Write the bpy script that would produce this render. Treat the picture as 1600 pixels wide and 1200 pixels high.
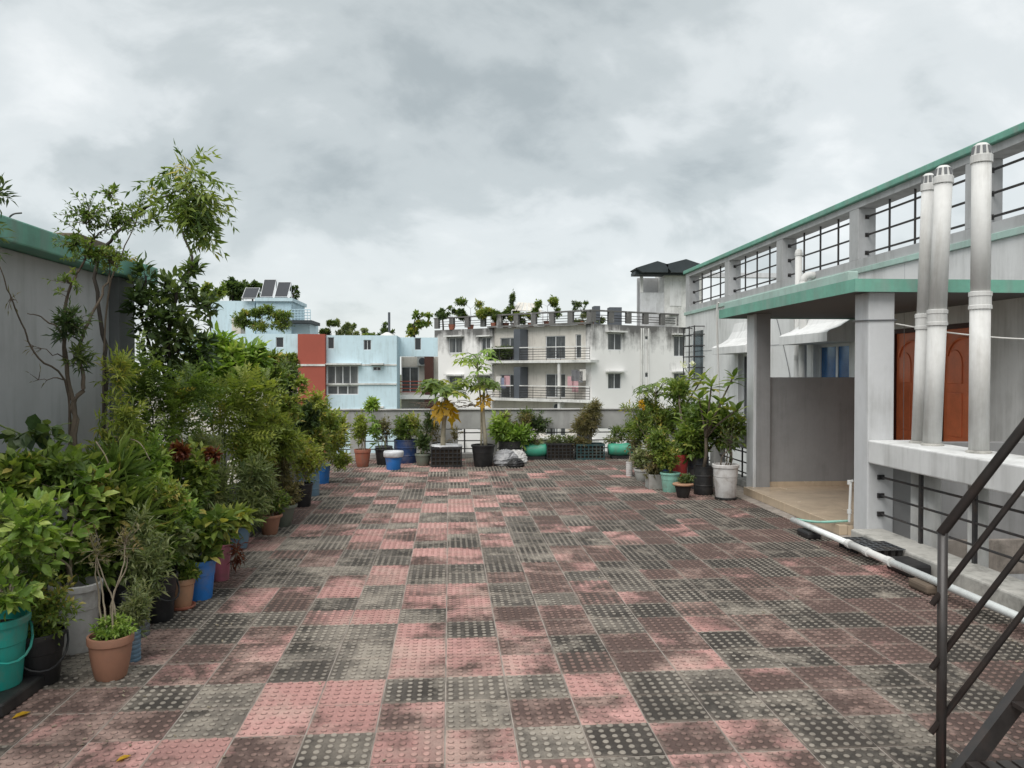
import bpy, math, random
import numpy as np
from mathutils import Vector, Matrix

for o in list(bpy.data.objects): bpy.data.objects.remove(o)
random.seed(7)
SC = bpy.context.scene
COL = SC.collection
R = math.radians

# ------------------------------------------------------------------ camera
EYE, YAW, PITCH = 1.564, R(4.03), R(.917)
cam_d = bpy.data.cameras.new('camera'); cam = bpy.data.objects.new('camera', cam_d); COL.objects.link(cam)
cam.location = (0, 0, EYE); cam.rotation_euler = (R(90) - PITCH, 0, -YAW)
cam_d.sensor_width = 36; cam_d.lens = 36 * 1250 / 1600; cam_d.clip_start = .05; cam_d.clip_end = 4000
SC.camera = cam

# ------------------------------------------------------------------ exposure
SC.render.engine = 'CYCLES'
SC.view_settings.view_transform = 'Standard'; SC.view_settings.look = 'None'
SC.view_settings.exposure = 1.15; SC.view_settings.gamma = 1; SC.view_settings.use_curve_mapping = False

# ------------------------------------------------------------------ small node language
class N:
    def __init__(s, tree): s.t = tree; s.t.nodes.clear()
    def n(s, typ, **k):
        x = s.t.nodes.new(typ)
        for a, b in k.items(): setattr(x, a, b)
        return x
    def put(s, sock, v):
        if hasattr(v, 'is_linked') or isinstance(v, bpy.types.NodeSocket): s.t.links.new(v, sock)
        elif v is not None:
            if isinstance(v, (tuple, list)) and len(v) == 3 and sock.type == 'RGBA': v = (*v, 1)
            sock.default_value = v
    def m(s, op, a, b=None, c=None, clamp=False):
        x = s.n('ShaderNodeMath', operation=op, use_clamp=clamp)
        for i, v in enumerate((a, b, c)):
            if v is not None: s.put(x.inputs[i], v)
        return x.outputs[0]
    def vm(s, op, a, b=None):
        x = s.n('ShaderNodeVectorMath', operation=op); s.put(x.inputs[0], a)
        if b is not None: s.put(x.inputs[1], b)
        return x.outputs[0]
    def sep(s, v): x = s.n('ShaderNodeSeparateXYZ'); s.put(x.inputs[0], v); return x.outputs
    def comb(s, a, b, c):
        x = s.n('ShaderNodeCombineXYZ')
        for i, v in enumerate((a, b, c)): s.put(x.inputs[i], v)
        return x.outputs[0]
    def noise(s, v, scale, detail=4, rough=.55, dist=0, col=False):
        x = s.n('ShaderNodeTexNoise'); s.put(x.inputs['Vector'], v); x.inputs['Scale'].default_value = scale
        x.inputs['Detail'].default_value = detail; x.inputs['Roughness'].default_value = rough; x.inputs['Distortion'].default_value = dist
        return x.outputs['Color' if col else 'Fac']
    def white(s, v): x = s.n('ShaderNodeTexWhiteNoise', noise_dimensions='3D'); s.put(x.inputs[0], v); return x.outputs['Value']
    def ramp(s, f, stops, interp='LINEAR'):
        x = s.n('ShaderNodeValToRGB'); e = x.color_ramp.elements; x.color_ramp.interpolation = interp
        while len(e) < len(stops): e.new(.5)
        for i, (p, c) in enumerate(stops):
            e[i].position = p; e[i].color = (*c, 1) if isinstance(c, (tuple, list)) else (c, c, c, 1)
        s.put(x.inputs[0], f); return x.outputs[0]
    def mix(s, f, a, b, blend='MIX'):
        x = s.n('ShaderNodeMix', data_type='RGBA', blend_type=blend, clamp_factor=True)
        s.put(x.inputs[0], f); s.put(x.inputs[6], a); s.put(x.inputs[7], b); return x.outputs[2]
    def rng(s, v, a, b, c=0., d=1.):
        x = s.n('ShaderNodeMapRange', clamp=True); s.put(x.inputs[0], v)
        for i, q in enumerate((a, b, c, d)): x.inputs[i + 1].default_value = q
        return x.outputs[0]
    def pos(s): return s.n('ShaderNodeNewGeometry').outputs['Position']
    def bump(s, h, strength=.3, dist=.01):
        x = s.n('ShaderNodeBump'); x.inputs['Strength'].default_value = strength; x.inputs['Distance'].default_value = dist
        s.put(x.inputs['Height'], h); return x.outputs[0]
    def bsdf(s, col, rough=.7, spec=.3, metal=0., normal=None, **kw):
        x = s.n('ShaderNodeBsdfPrincipled'); s.put(x.inputs['Base Color'], col); s.put(x.inputs['Roughness'], rough)
        x.inputs['Specular IOR Level'].default_value = spec; x.inputs['Metallic'].default_value = metal
        if normal is not None: s.put(x.inputs['Normal'], normal)
        for k, v in kw.items(): s.put(x.inputs[k.replace('_', ' ')], v)
        return x.outputs[0]
    def out(s, sh): o = s.n('ShaderNodeOutputMaterial'); s.t.links.new(sh, o.inputs['Surface'])

# ------------------------------------------------------------------ sky and sun
SUN_DIR = Vector((-.27, -.48, .84)).normalized()
W = bpy.data.worlds.new('World'); SC.world = W; W.use_nodes = True
w = N(W.node_tree)
sky = w.n('ShaderNodeTexSky'); sky.sky_type = 'NISHITA'; sky.sun_disc = False
sky.sun_elevation = math.asin(SUN_DIR.z); sky.sun_rotation = math.atan2(SUN_DIR.x, SUN_DIR.y)
dr = w.n('ShaderNodeTexCoord').outputs['Generated']
sx, sy, sz = w.sep(dr)
zz = w.m('ADD', w.m('MAXIMUM', sz, 0.), .60)
q = w.comb(w.m('DIVIDE', sx, zz), w.m('DIVIDE', sy, zz), 0.)
mp = w.n('ShaderNodeMapping'); w.put(mp.inputs[0], q); mp.inputs['Rotation'].default_value = (0, 0, R(-50)); mp.inputs['Scale'].default_value = (1.5, 1.95, 1); mp.inputs['Location'].default_value = (14.176, .1054, 0)
big = w.noise(mp.outputs[0], 1.0, 4, .5, .35)
med = w.noise(mp.outputs[0], 2.8, 8, .56, .25)
fac = w.m('ADD', w.m('MULTIPLY', big, .60), w.m('MULTIPLY', med, .40))
cl = w.ramp(fac, [(.37, (1.98, 2.20, 2.24)), (.45, (2.68, 2.90, 2.92)), (.52, (3.48, 3.67, 3.68)), (.62, (4.28, 4.40, 4.38))], 'EASE')
cl = w.mix(w.rng(sz, .0, .14, .5, 0.), cl, (3.8, 3.95, 3.95))
colr = w.mix(.93, sky.outputs[0], cl)
bg = w.n('ShaderNodeBackground'); w.put(bg.inputs[0], colr); bg.inputs[1].default_value = .1
wo = w.n('ShaderNodeOutputWorld'); W.node_tree.links.new(bg.outputs[0], wo.inputs[0])

sd = bpy.data.lights.new('sun', 'SUN'); sd.energy = 1.5; sd.angle = R(55); sd.color = (1, .965, .92)
sun = bpy.data.objects.new('sun', sd); COL.objects.link(sun); sun.location = (-20, -10, 30)
sun.rotation_euler = SUN_DIR.to_track_quat('Z', 'Y').to_euler()

# ------------------------------------------------------------------ measuring: a picture point on a known plane -> a place
_f = np.array([math.sin(YAW) * math.cos(PITCH), math.cos(YAW) * math.cos(PITCH), -math.sin(PITCH)])
_r = np.array([math.cos(YAW), -math.sin(YAW), 0]); _u = np.cross(_r, _f)
def at(u, v, X=None, Y=None, Z=None):
    d = _f * 1250 + _r * (u - 800) + _u * (600 - v)
    t = X / d[0] if X is not None else Y / d[1] if Y is not None else (Z - EYE) / d[2]
    return np.array([0, 0, EYE]) + d * t

# ------------------------------------------------------------------ mesh building
class MB:
    def __init__(s): s.v = []; s.f = []
    def add(s, vs, fs):
        o = len(s.v); s.v += [tuple(map(float, p)) for p in vs]; s.f += [tuple(i + o for i in f) for f in fs]; return s
    def box(s, x0, x1, y0, y1, z0, z1):
        return s.add([(x0, y0, z0), (x1, y0, z0), (x1, y1, z0), (x0, y1, z0), (x0, y0, z1), (x1, y0, z1), (x1, y1, z1), (x0, y1, z1)],
                     [(3, 2, 1, 0), (4, 5, 6, 7), (0, 1, 5, 4), (1, 2, 6, 5), (2, 3, 7, 6), (3, 0, 4, 7)])
    def obox(s, c, ax, ay, az):          # centre and three half-axis vectors
        c, ax, ay, az = (np.array(q, float) for q in (c, ax, ay, az))
        if np.dot(np.cross(ax, ay), az) < 0: ax = -ax
        return s.add([c - ax - ay - az, c + ax - ay - az, c + ax + ay - az, c - ax + ay - az, c - ax - ay + az, c + ax - ay + az, c + ax + ay + az, c - ax + ay + az],
                     [(3, 2, 1, 0), (4, 5, 6, 7), (0, 1, 5, 4), (1, 2, 6, 5), (2, 3, 7, 6), (3, 0, 4, 7)])
    def tube(s, pts, rad, n=8, cap=True):
        pts = [np.array(p, float) for p in pts]; k = len(pts)
        if not hasattr(rad, '__len__'): rad = [rad] * k
        ref = np.array([.31, .17, .93]); vs = []; fs = []
        for i, p in enumerate(pts):
            t = pts[min(i + 1, k - 1)] - pts[max(i - 1, 0)]; t /= (np.linalg.norm(t) + 1e-9)
            a = np.cross(t, ref)
            if np.linalg.norm(a) < .15: a = np.cross(t, [1, 0, 0])
            a /= np.linalg.norm(a); b = np.cross(t, a)
            for j in range(n):
                g = 2 * math.pi * j / n; vs.append(p + rad[i] * (a * math.cos(g) + b * math.sin(g)))
        for i in range(k - 1):
            for j in range(n):
                j2 = (j + 1) % n; fs.append((i * n + j, i * n + j2, (i + 1) * n + j2, (i + 1) * n + j))
        if cap: fs.append(tuple(range(n))[::-1]); fs.append(tuple((k - 1) * n + j for j in range(n)))
        return s.add(vs, fs)
    def lathe(s, c, prof, n=24, wob=0, seed=0, sy=1):
        rn = random.Random(seed); vs = []; fs = []
        ph = rn.random() * 6
        for r, z in prof:
            for j in range(n):
                g = 2 * math.pi * j / n; rr = r * (1 + wob * math.sin(3 * g + ph + z * 9) + wob * .6 * math.sin(5 * g + 2 * ph))
                vs.append((c[0] + rr * math.cos(g), c[1] + sy * rr * math.sin(g), c[2] + z))
        k = len(prof)
        for i in range(k - 1):
            for j in range(n):
                j2 = (j + 1) % n; fs.append((i * n + j, i * n + j2, (i + 1) * n + j2, (i + 1) * n + j))
        fs.append(tuple(range(n))[::-1]); fs.append(tuple((k - 1) * n + j for j in range(n)))
        return s.add(vs, fs)
    def prism(s, poly, ext):             # polygon of 3-D points pushed along ext
        poly = [np.array(p, float) for p in poly]; e = np.array(ext, float); k = len(poly)
        nrm = sum(np.cross(poly[i] - poly[0], poly[i + 1] - poly[0]) for i in range(1, k - 1))
        if np.dot(nrm, e) > 0: poly = poly[::-1]
        return s.add(poly + [p + e for p in poly], [tuple(range(k)), tuple(range(k, 2 * k))[::-1]] + [(i, i + k, (i + 1) % k + k, (i + 1) % k)[::-1][::-1] for i in range(k)])
    def mesh(s, name, off=(0, 0, 0), smooth=False):
        me = bpy.data.meshes.new(name); o = np.array(off)
        me.from_pydata((np.array(s.v) - o).tolist(), [], s.f); me.update()
        if smooth: me.shade_smooth()
        return me
    def build(s, name, mat, parent=None, smooth=False, bevel=0, origin=None, auto=False):
        off = root_loc(parent) if parent else (origin if origin is not None else (0, 0, 0))
        me = s.mesh(name, off, smooth); me.materials.append(mat)
        o = bpy.data.objects.new(name, me); COL.objects.link(o)
        if parent: o.parent = parent
        else: o.location = off
        if auto:
            try: me.set_sharp_from_angle(angle=R(35))
            except Exception: pass
        if bevel:
            b = o.modifiers.new('bevel', 'BEVEL'); b.width = bevel; b.segments = 2; b.limit_method = 'ANGLE'; b.angle_limit = R(40)
        return o
def root_loc(o):
    while o.parent: o = o.parent
    return tuple(o.location)
def thing(name, label, cat, loc, group=None):
    o = bpy.data.objects.new(name, None); COL.objects.link(o); o.location = loc; o.empty_display_size = .1
    o['label'] = label; o['category'] = cat
    if group: o['group'] = group
    return o
def tag(o, label, cat, group=None):
    o['label'] = label; o['category'] = cat
    if group: o['group'] = group
    return o
def struct(o, label=None, kind='structure'):
    o['kind'] = kind
    if label: o['label'] = label
    return o
def spline(pts, k=6):
    pts = [np.array(p, float) for p in pts]; P = [2 * pts[0] - pts[1]] + pts + [2 * pts[-1] - pts[-2]]; out = []
    for i in range(1, len(P) - 2):
        for j in range(k):
            t = j / k; a, b, c, d = P[i - 1:i + 3]
            out.append(.5 * (2 * b + (c - a) * t + (2 * a - 5 * b + 4 * c - d) * t * t + (3 * b - a - 3 * c + d) * t ** 3))
    return out + [pts[-1]]

# ------------------------------------------------------------------ materials
def M_(name): m = bpy.data.materials.new(name); m.use_nodes = True; return m, N(m.node_tree)
def mat(name, col, rough=.7, var=.15, scale=5., bump=.15, bscale=90., spec=.3, metal=0., dirt=None, damt=.5, dscale=2.2, streak=1., **kw):
    m, n = M_(name); p = n.pos()
    f = n.noise(p, scale, 6, .6); g = n.noise(p, scale * 9, 3, .6)
    k = n.m('ADD', n.rng(f, .25, .75, 1 - var, 1 + var), n.rng(g, .2, .8, -var * .35, var * .35))
    c = n.mix(1., (*col, 1), n.comb(k, k, k), 'MULTIPLY')
    if dirt:
        v = n.vm('MULTIPLY', p, (1, 1, streak))
        d = n.rng(n.noise(v, dscale, 8, .66, .3), .48, .72, 0, damt)
        c = n.mix(d, c, (*dirt, 1))
        sm = n.rng(n.m('ADD', n.m('MULTIPLY', n.noise(n.vm('MULTIPLY', p, (1, 1, .07)), 7., 6, .7), .55), n.m('MULTIPLY', n.noise(p, 1.3, 5, .65), .45)), .50, .66, 0., .42)
        c = n.mix(sm, c, (dirt[0] * .62, dirt[1] * .62, dirt[2] * .58, 1))
    h = n.noise(p, bscale, 4, .6)
    rr = n.rng(f, .2, .8, max(.05, rough - .1), min(1, rough + .1))
    n.out(n.bsdf(c, rr, spec, metal, n.bump(h, bump, .004) if bump else None, **kw)); return m
def leafmat(name, stops, obj=False, trans=.34, rough=.42):
    m, n = M_(name)
    if obj: r = n.n('ShaderNodeObjectInfo').outputs['Random']
    else:
        a = n.n('ShaderNodeAttribute', attribute_name='leafv'); r = a.outputs['Fac']
    c = n.ramp(r, stops)
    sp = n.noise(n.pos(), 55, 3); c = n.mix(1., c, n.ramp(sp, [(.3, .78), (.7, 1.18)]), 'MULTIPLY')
    b = n.bsdf(c, rough, .35)
    t = n.n('ShaderNodeBsdfTranslucent'); n.put(t.inputs[0], n.mix(1., c, (1.5, 1.6, .7, 1), 'MULTIPLY'))
    x = n.n('ShaderNodeMixShader'); x.inputs[0].default_value = trans
    n.t.links.new(b, x.inputs[1]); n.t.links.new(t.outputs[0], x.inputs[2]); n.out(x.outputs[0]); return m

M = {}
M['white'] = mat('painted_wall_white', (.66, .665, .66), .8, .08, 1.2, .15, dirt=(.34, .34, .33), damt=.5, dscale=1.6, streak=.16)
M['wingpar'] = mat('weathered_parapet_paint', (.42, .425, .43), .8, .1, 2, .15, dirt=(.25, .25, .245), damt=.6, dscale=2.4, streak=.3)
M['pillar'] = mat('painted_pillar_grey', (.55, .56, .57), .75, .07, 2, .12, dirt=(.33, .33, .32), damt=.45, dscale=2.2, streak=.3)
M['greywall'] = mat('grey_plaster_wall', (.45, .455, .465), .85, .08, 1.2, .2, dirt=(.33, .335, .335), damt=.5, dscale=.9, streak=.4)
M['darkgrey'] = mat('dark_grey_plaster', (.16, .165, .17), .85, .1, 1.5, .2)
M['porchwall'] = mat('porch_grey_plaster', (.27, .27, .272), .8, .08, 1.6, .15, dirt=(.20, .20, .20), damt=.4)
M['conc'] = mat('rough_concrete', (.36, .355, .34), .9, .18, 3, .4, 60, dirt=(.12, .12, .115), damt=.7, dscale=3, streak=.5)
M['kerb'] = mat('weathered_kerb', (.42, .41, .38), .9, .18, 4, .4, 60, dirt=(.1, .1, .09), damt=.85, dscale=4)
M['green'] = mat('sea_green_paint', (.16, .37, .29), .75, .2, 3, .2, dirt=(.25, .31, .28), damt=.75, dscale=4.5, streak=.25)
M['palegreen'] = mat('faded_green_paint', (.36, .50, .45), .75, .14, 3, .15, dirt=(.34, .36, .35), damt=.6, dscale=3, streak=.5)
M['pvc'] = mat('aged_white_pvc', (.60, .60, .585), .6, .1, 3, .08, spec=.3, dirt=(.33, .31, .28), damt=.65, dscale=4, streak=.2)
M['pvcnew'] = mat('bright_white_pvc', (.80, .83, .82), .3, .05, 3, .03, spec=.5, dirt=(.5, .5, .47), damt=.4, dscale=6)
M['iron'] = mat('black_painted_iron', (.022, .022, .024), .45, .3, 20, .1, spec=.5, dirt=(.09, .055, .035), damt=.4, dscale=14)
M['steel'] = mat('charcoal_stair_steel', (.030, .027, .026), .38, .25, 12, .08, spec=.5, dirt=(.075, .05, .04), damt=.35, dscale=10)
M['soffit'] = mat('dark_soffit', (.13, .13, .13), .9, .12, 2, .2)  # one even dark grey for the canopy slab
M['door'] = mat('varnished_red_door', (.72, .20, .085), .42, .16, 5, .08, spec=.4)
M['doorframe'] = mat('dark_door_frame', (.055, .022, .016), .5, .15, 6, .1)
M['beige'] = mat('beige_floor_tile', (.50, .40, .29), .22, .08, 3, .02, spec=.5, dirt=(.34, .27, .20), damt=.45)
M['bluewall'] = mat('pale_blue_wall', (.53, .67, .735), .85, .06, .35, .1, dirt=(.45, .53, .56), damt=.45, dscale=.5, streak=.25)
M['bluewall2'] = mat('sky_blue_wall', (.46, .62, .70), .85, .06, .35, .1, dirt=(.36, .46, .52), damt=.5, dscale=.5, streak=.25)
M['redcol'] = mat('brick_red_paint', (.33, .085, .06), .8, .1, .6, .1)
M['cream'] = mat('cream_wall', (.64, .61, .56), .85, .08, .5, .1, dirt=(.4, .37, .32), damt=.5, dscale=.6, streak=.3)
M['slab'] = mat('pale_slab', (.66, .66, .64), .85, .1, .8, .1, dirt=(.25, .25, .24), damt=.6, dscale=.9, streak=.8)
M['glassdark'] = mat('dark_window_glass', (.022, .026, .03), .12, .3, 1.5, 0, spec=.6)
M['curtain'] = mat('curtained_glass', (.060, .066, .07), .2, .35, 3, 0, spec=.5, dirt=(.26, .26, .25), damt=.55, dscale=1.8, streak=.1)
M['parapet'] = mat('parapet_concrete', (.37, .37, .36), .85, .12, 2, .25, dirt=(.17, .17, .165), damt=.6, dscale=2.2, streak=.3)
M['blueglass'] = mat('blue_tinted_glass', (.018, .10, .27), .1, .5, 2.2, 0, spec=.7, dirt=(.03, .12, .25), damt=.6, dscale=3, streak=2.)
M['alu'] = mat('aluminium_frame', (.62, .63, .64), .4, .06, 4, 0, spec=.5)
M['darkpanel'] = mat('slate_panel', (.09, .10, .115), .6, .15, 1, 0)
M['roofsheet'] = mat('dark_roof_sheet', (.040, .050, .055), .6, .2, 1, 0)
M['solar'] = mat('solar_panel_glass', (.012, .014, .02), .5, .2, 2, 0, spec=.7)
M['brown'] = mat('brown_tank_plaster', (.13, .10, .075), .9, .2, 3, .3)
M['bark'] = mat('grey_brown_bark', (.10, .08, .06), .9, .3, 14, .6, 60)
M['barkd'] = mat('dark_bark', (.045, .038, .032), .9, .3, 14, .6, 60)
M['twig'] = mat('pale_dry_twig', (.26, .22, .16), .85, .25, 12, .4)
M['greenstem'] = mat('green_stem', (.12, .16, .05), .6, .2, 12, .2)
M['papstem'] = mat('papaya_trunk', (.30, .27, .20), .8, .2, 12, .4, dirt=(.16, .15, .1), damt=.6, dscale=9)
M['soil'] = mat('dark_soil', (.035, .027, .02), 1., .4, 30, 1., 80)
M['ground'] = mat('town_ground', (.09, .10, .06), 1., .3, .05, 0)
M['rope'] = mat('white_rope', (.62, .61, .58), .8, .1, 20, .2)
M['grass'] = mat('grass_cloth', (.1, .1, .1))
def pl(name, c, rough=.5, dirt=(.17, .145, .12), damt=.62): M[name] = mat('plastic_' + name, c, rough, .10, 6, .05, spec=.4, dirt=dirt, damt=damt, dscale=7)
pl('teal', (.015, .29, .24)); pl('blk', (.016, .016, .017), .5, (.07, .065, .06), .5); pl('blue', (.025, .17, .50)); pl('navy', (.018, .045, .13)); pl('pink', (.40, .12, .17))
pl('mint', (.22, .46, .38)); pl('redp', (.52, .045, .05)); pl('greydrum', (.10, .11, .12)); pl('bluegrey', (.12, .20, .27)); pl('gasket', (.03, .04, .055)); pl('ggreen', (.13, .15, .12)); pl('sea', (.05, .30, .20)); pl('dkteal', (.02, .06, .065))
pl('greybag', (.30, .30, .31), .35, (.1, .1, .1), .6); pl('whitep', (.55, .54, .53), .5, (.22, .18, .15), .7); pl('bag', (.55, .56, .58), .35, (.2, .19, .18), .5); pl('tan', (.40, .22, .13), .7); pl('terra', (.31, .155, .10), .75, (.22, .13, .09), .6); pl('terra2', (.30, .10, .06), .75); pl('stone', (.34, .34, .32), .85)

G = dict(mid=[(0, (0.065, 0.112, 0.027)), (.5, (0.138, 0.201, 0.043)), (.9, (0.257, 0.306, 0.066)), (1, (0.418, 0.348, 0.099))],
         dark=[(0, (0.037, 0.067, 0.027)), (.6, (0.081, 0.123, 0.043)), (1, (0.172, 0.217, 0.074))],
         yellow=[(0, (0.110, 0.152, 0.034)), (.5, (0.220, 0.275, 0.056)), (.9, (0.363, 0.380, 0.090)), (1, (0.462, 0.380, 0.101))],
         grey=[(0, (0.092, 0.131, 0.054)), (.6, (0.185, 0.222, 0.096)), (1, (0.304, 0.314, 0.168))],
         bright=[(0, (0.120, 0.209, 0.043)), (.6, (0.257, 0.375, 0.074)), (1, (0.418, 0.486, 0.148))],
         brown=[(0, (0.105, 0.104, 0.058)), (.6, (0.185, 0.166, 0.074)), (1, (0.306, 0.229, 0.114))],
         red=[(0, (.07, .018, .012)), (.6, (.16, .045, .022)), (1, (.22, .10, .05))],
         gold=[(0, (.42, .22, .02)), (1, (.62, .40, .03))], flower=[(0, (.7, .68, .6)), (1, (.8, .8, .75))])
LM = {k: leafmat('leaf_' + k, v) for k, v in G.items()}
LO = {k: leafmat('single_leaf_' + k, v, True) for k, v in G.items()}

# ------------------------------------------------------------------ terrace floor (the setting)
TROT = R(.45); TS = .3; TX0, TY0 = -2.72, 1.38; NX, NY = 22, 43
def tile_material():
    m, n = M_('tactile_floor_tile'); p = n.pos()
    x, y, z = n.sep(p)
    c, s_ = math.cos(TROT), math.sin(TROT)
    gx = n.m('DIVIDE', n.m('SUBTRACT', n.m('ADD', n.m('MULTIPLY', x, c), n.m('MULTIPLY', y, s_)), TX0), TS)
    gy = n.m('DIVIDE', n.m('SUBTRACT', n.m('SUBTRACT', n.m('MULTIPLY', y, c), n.m('MULTIPLY', x, s_)), TY0), TS)
    ix, iy = n.m('FLOOR', gx), n.m('FLOOR', gy)
    cell = n.comb(ix, iy, 0.); r1 = n.white(cell); r2 = n.white(n.comb(ix, iy, 7.3)); r3 = n.white(n.comb(ix, iy, 3.1))
    chk = n.m('MODULO', n.m('ADD', n.m('FLOOR', n.m('DIVIDE', ix, 2.)), n.m('FLOOR', n.m('DIVIDE', n.m('ADD', iy, 1.), 2.))), 2.)
    flip = n.m('GREATER_THAN', r1, .82)
    isred = n.m('ABSOLUTE', n.m('SUBTRACT', chk, flip))
    pink = n.mix(r2, (.49, .275, .25, 1), (.37, .20, .18, 1)); dark = n.mix(r2, (.072, .062, .054, 1), (.150, .132, .112, 1))
    base = n.mix(isred, dark, pink)
    # wear: dark algae blotches, pale lime, both drifting over the tiles with an offset of their own on each
    off = n.vm('MULTIPLY', n.comb(r1, r3, r2), (.22, .22, .8))
    pv = n.vm('ADD', p, off)
    a1 = n.noise(pv, 2.9, 6, .60, .5); a2 = n.noise(p, .62, 4, .55, .6)
    side = n.m('ADD', n.rng(x, .0, 1.7, -.055, .10), n.rng(x, 2.75, 3.2, 0., .10))
    edge = n.rng(x, -1.7, -.9, .12, 0.)
    grime = n.m('ADD', n.m('ADD', n.m('MULTIPLY', a1, .62), n.m('MULTIPLY', a2, .58)), n.m('ADD', n.m('MULTIPLY', n.m('SUBTRACT', r3, .5), .20), n.m('ADD', side, edge)))
    gr = n.rng(grime, .525, .625, 0., .93)
    col = n.mix(gr, base, n.mix(isred, (.040, .035, .030, 1), (.066, .047, .040, 1)))
    lime = n.rng(n.m('SUBTRACT', n.m('ADD', n.noise(n.vm('ADD', p, n.vm('MULTIPLY', off, (-1, -1, .3))), 3.1, 8, .66, .3), n.m('MULTIPLY', n.noise(p, .8, 2), .25)), n.rng(x, .4, 2.2, 0., .07)), .60, .77, 0., .70)
    col = n.mix(lime, col, n.mix(isred, (.38, .335, .28, 1), (.44, .31, .265, 1)))
    # dirt that silts up along the joints
    ex = n.m('ABSOLUTE', n.m('SUBTRACT', n.m('FRACT', gx), .5)); ey = n.m('ABSOLUTE', n.m('SUBTRACT', n.m('FRACT', gy), .5))
    em = n.m('MAXIMUM', ex, ey)
    col = n.mix(n.m('MULTIPLY', n.rng(em, .41, .5, 0., 1.), n.rng(n.noise(p, 4.5, 5), .4, .62, 0., .6)), col, (.30, .25, .21, 1))
    fine = n.noise(p, 160, 3, .7); fk = n.rng(fine, .2, .8, .72, 1.28); mid = n.rng(n.noise(p, 22, 5, .7), .25, .75, .8, 1.2); k = n.m('MULTIPLY', fk, mid)
    col = n.mix(1., col, n.comb(k, k, k), 'MULTIPLY')
    # stud shadow painted as a dark ring round every foot, with some silt
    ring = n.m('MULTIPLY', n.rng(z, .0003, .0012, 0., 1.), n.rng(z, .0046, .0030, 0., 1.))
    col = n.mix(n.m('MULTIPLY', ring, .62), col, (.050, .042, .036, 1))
    # stud tops are rubbed bare by feet
    stud = n.m('MULTIPLY', n.m('MULTIPLY', n.rng(z, .0025, .0048, 0., 1.), n.rng(n.noise(p, 1.7, 4), .3, .65, .30, .80)), n.m('MAXIMUM', n.m('SUBTRACT', 1., isred), n.m('MULTIPLY', gr, .55)))
    col = n.mix(stud, col, n.mix(isred, (.34, .305, .26, 1), (.40, .26, .22, 1)))
    n.out(n.bsdf(col, n.rng(a1, .3, .7, .62, .9), .3, 0., n.bump(n.m('ADD', fine, n.m('MULTIPLY', n.noise(p, 40, 4), .7)), .35, .004)))
    return m
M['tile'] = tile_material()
M['grout'] = mat('pale_sandy_joint', (.30, .265, .235), .95, .25, 8, .5, 120, dirt=(.09, .08, .07), damt=.8, dscale=5)

fl = MB()
fl.box(-3.05, 3.62, -3, 14.62, -.32, -.0035); fl.box(3.62, 4.1, 7.06, 14.62, -.32, -.004); fl.box(4.1, 5.6, 7.06, 10.3, -.32, -.005)
terrace = struct(fl.build('terrace_floor', M['grout']), 'red and grey studded tile terrace floor')
def tile_mesh(studs, seg, variant):
    mb = MB(); h = TS / 2 - .0032; rn = random.Random(variant); g = .004
    mb.add([(-h, -h, -.012), (h, -h, -.012), (h, h, -.012), (-h, h, -.012), (-h, -h, -.0018), (h, -h, -.0018), (h, h, -.0018), (-h, h, -.0018),
            (-h + g, -h + g, 0), (h - g, -h + g, 0), (h - g, h - g, 0), (-h + g, h - g, 0)],
           [(0, 1, 5, 4), (1, 2, 6, 5), (2, 3, 7, 6), (3, 0, 4, 7), (4, 5, 9, 8), (5, 6, 10, 9), (6, 7, 11, 10), (7, 4, 8, 11), (8, 9, 10, 11)])
    p = TS / studs
    for i in range(studs):
        for j in range(studs):
            if rn.random() < .015: continue
            x, y = -TS / 2 + p * (i + .5), -TS / 2 + p * (j + .5); r = .0125 * rn.uniform(.92, 1.05); hh = .0062 * rn.uniform(.8, 1.05)
            vs = []; 
            for k in range(seg): a = 2 * math.pi * (k + .5) / seg; vs.append((x + r * 1.30 * math.cos(a), y + r * 1.30 * math.sin(a), -.0003))
            for k in range(seg): a = 2 * math.pi * (k + .5) / seg; vs.append((x + r * .86 * math.cos(a), y + r * .86 * math.sin(a), hh))
            mb.add(vs, [(k, (k + 1) % seg, seg + (k + 1) % seg, seg + k) for k in range(seg)] + [tuple(range(seg, 2 * seg))])
    return mb
variants = []
for k in range(4):
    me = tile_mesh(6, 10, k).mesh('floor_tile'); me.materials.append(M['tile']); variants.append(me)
cells = []
c_, s_ = math.cos(TROT), math.sin(TROT)
for i in range(NX):
    for j in range(NY):
        gx, gy = TX0 + (i + .5) * TS, TY0 + (j + .5) * TS
        X, Y = gx * c_ - gy * s_, gx * s_ + gy * c_
        if X > 3.50 or X < -2.85: continue
        d = X * math.sin(YAW) + Y * math.cos(YAW); l = X * math.cos(YAW) - Y * math.sin(YAW); u = 800 + 1250 * l / d
        vis = (-40 < u < 1640) and Y > 2.75 and X > -1.85
        cells.append((0 if vis else 1, d, X, Y))
cells.sort()
proto = [tile_mesh(6, 6, 11 + k) for k in range(3)]; FV = []; FF = []; fo_ = 0
rt = random.Random(5)
for idx, (hid, d, X, Y) in enumerate(cells):
    dz = rt.uniform(-.0016, .0012)
    if idx < 300:
        o = bpy.data.objects.new('floor_tile', variants[idx % 4]); COL.objects.link(o); o.parent = terrace
        o.location = (X, Y, dz); o.rotation_euler = (rt.uniform(-.003, .003), rt.uniform(-.003, .003), TROT + rt.choice((0, 1, 2, 3)) * math.pi / 2 + rt.uniform(-.004, .004))
    else:
        pm = proto[idx % 3]; a = np.array(pm.v)
        FV.append(np.stack([X + a[:, 0] * c_ - a[:, 1] * s_, Y + a[:, 0] * s_ + a[:, 1] * c_, a[:, 2] + dz], 1)); FF += [tuple(i + fo_ for i in f) for f in pm.f]; fo_ += len(a)
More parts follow.
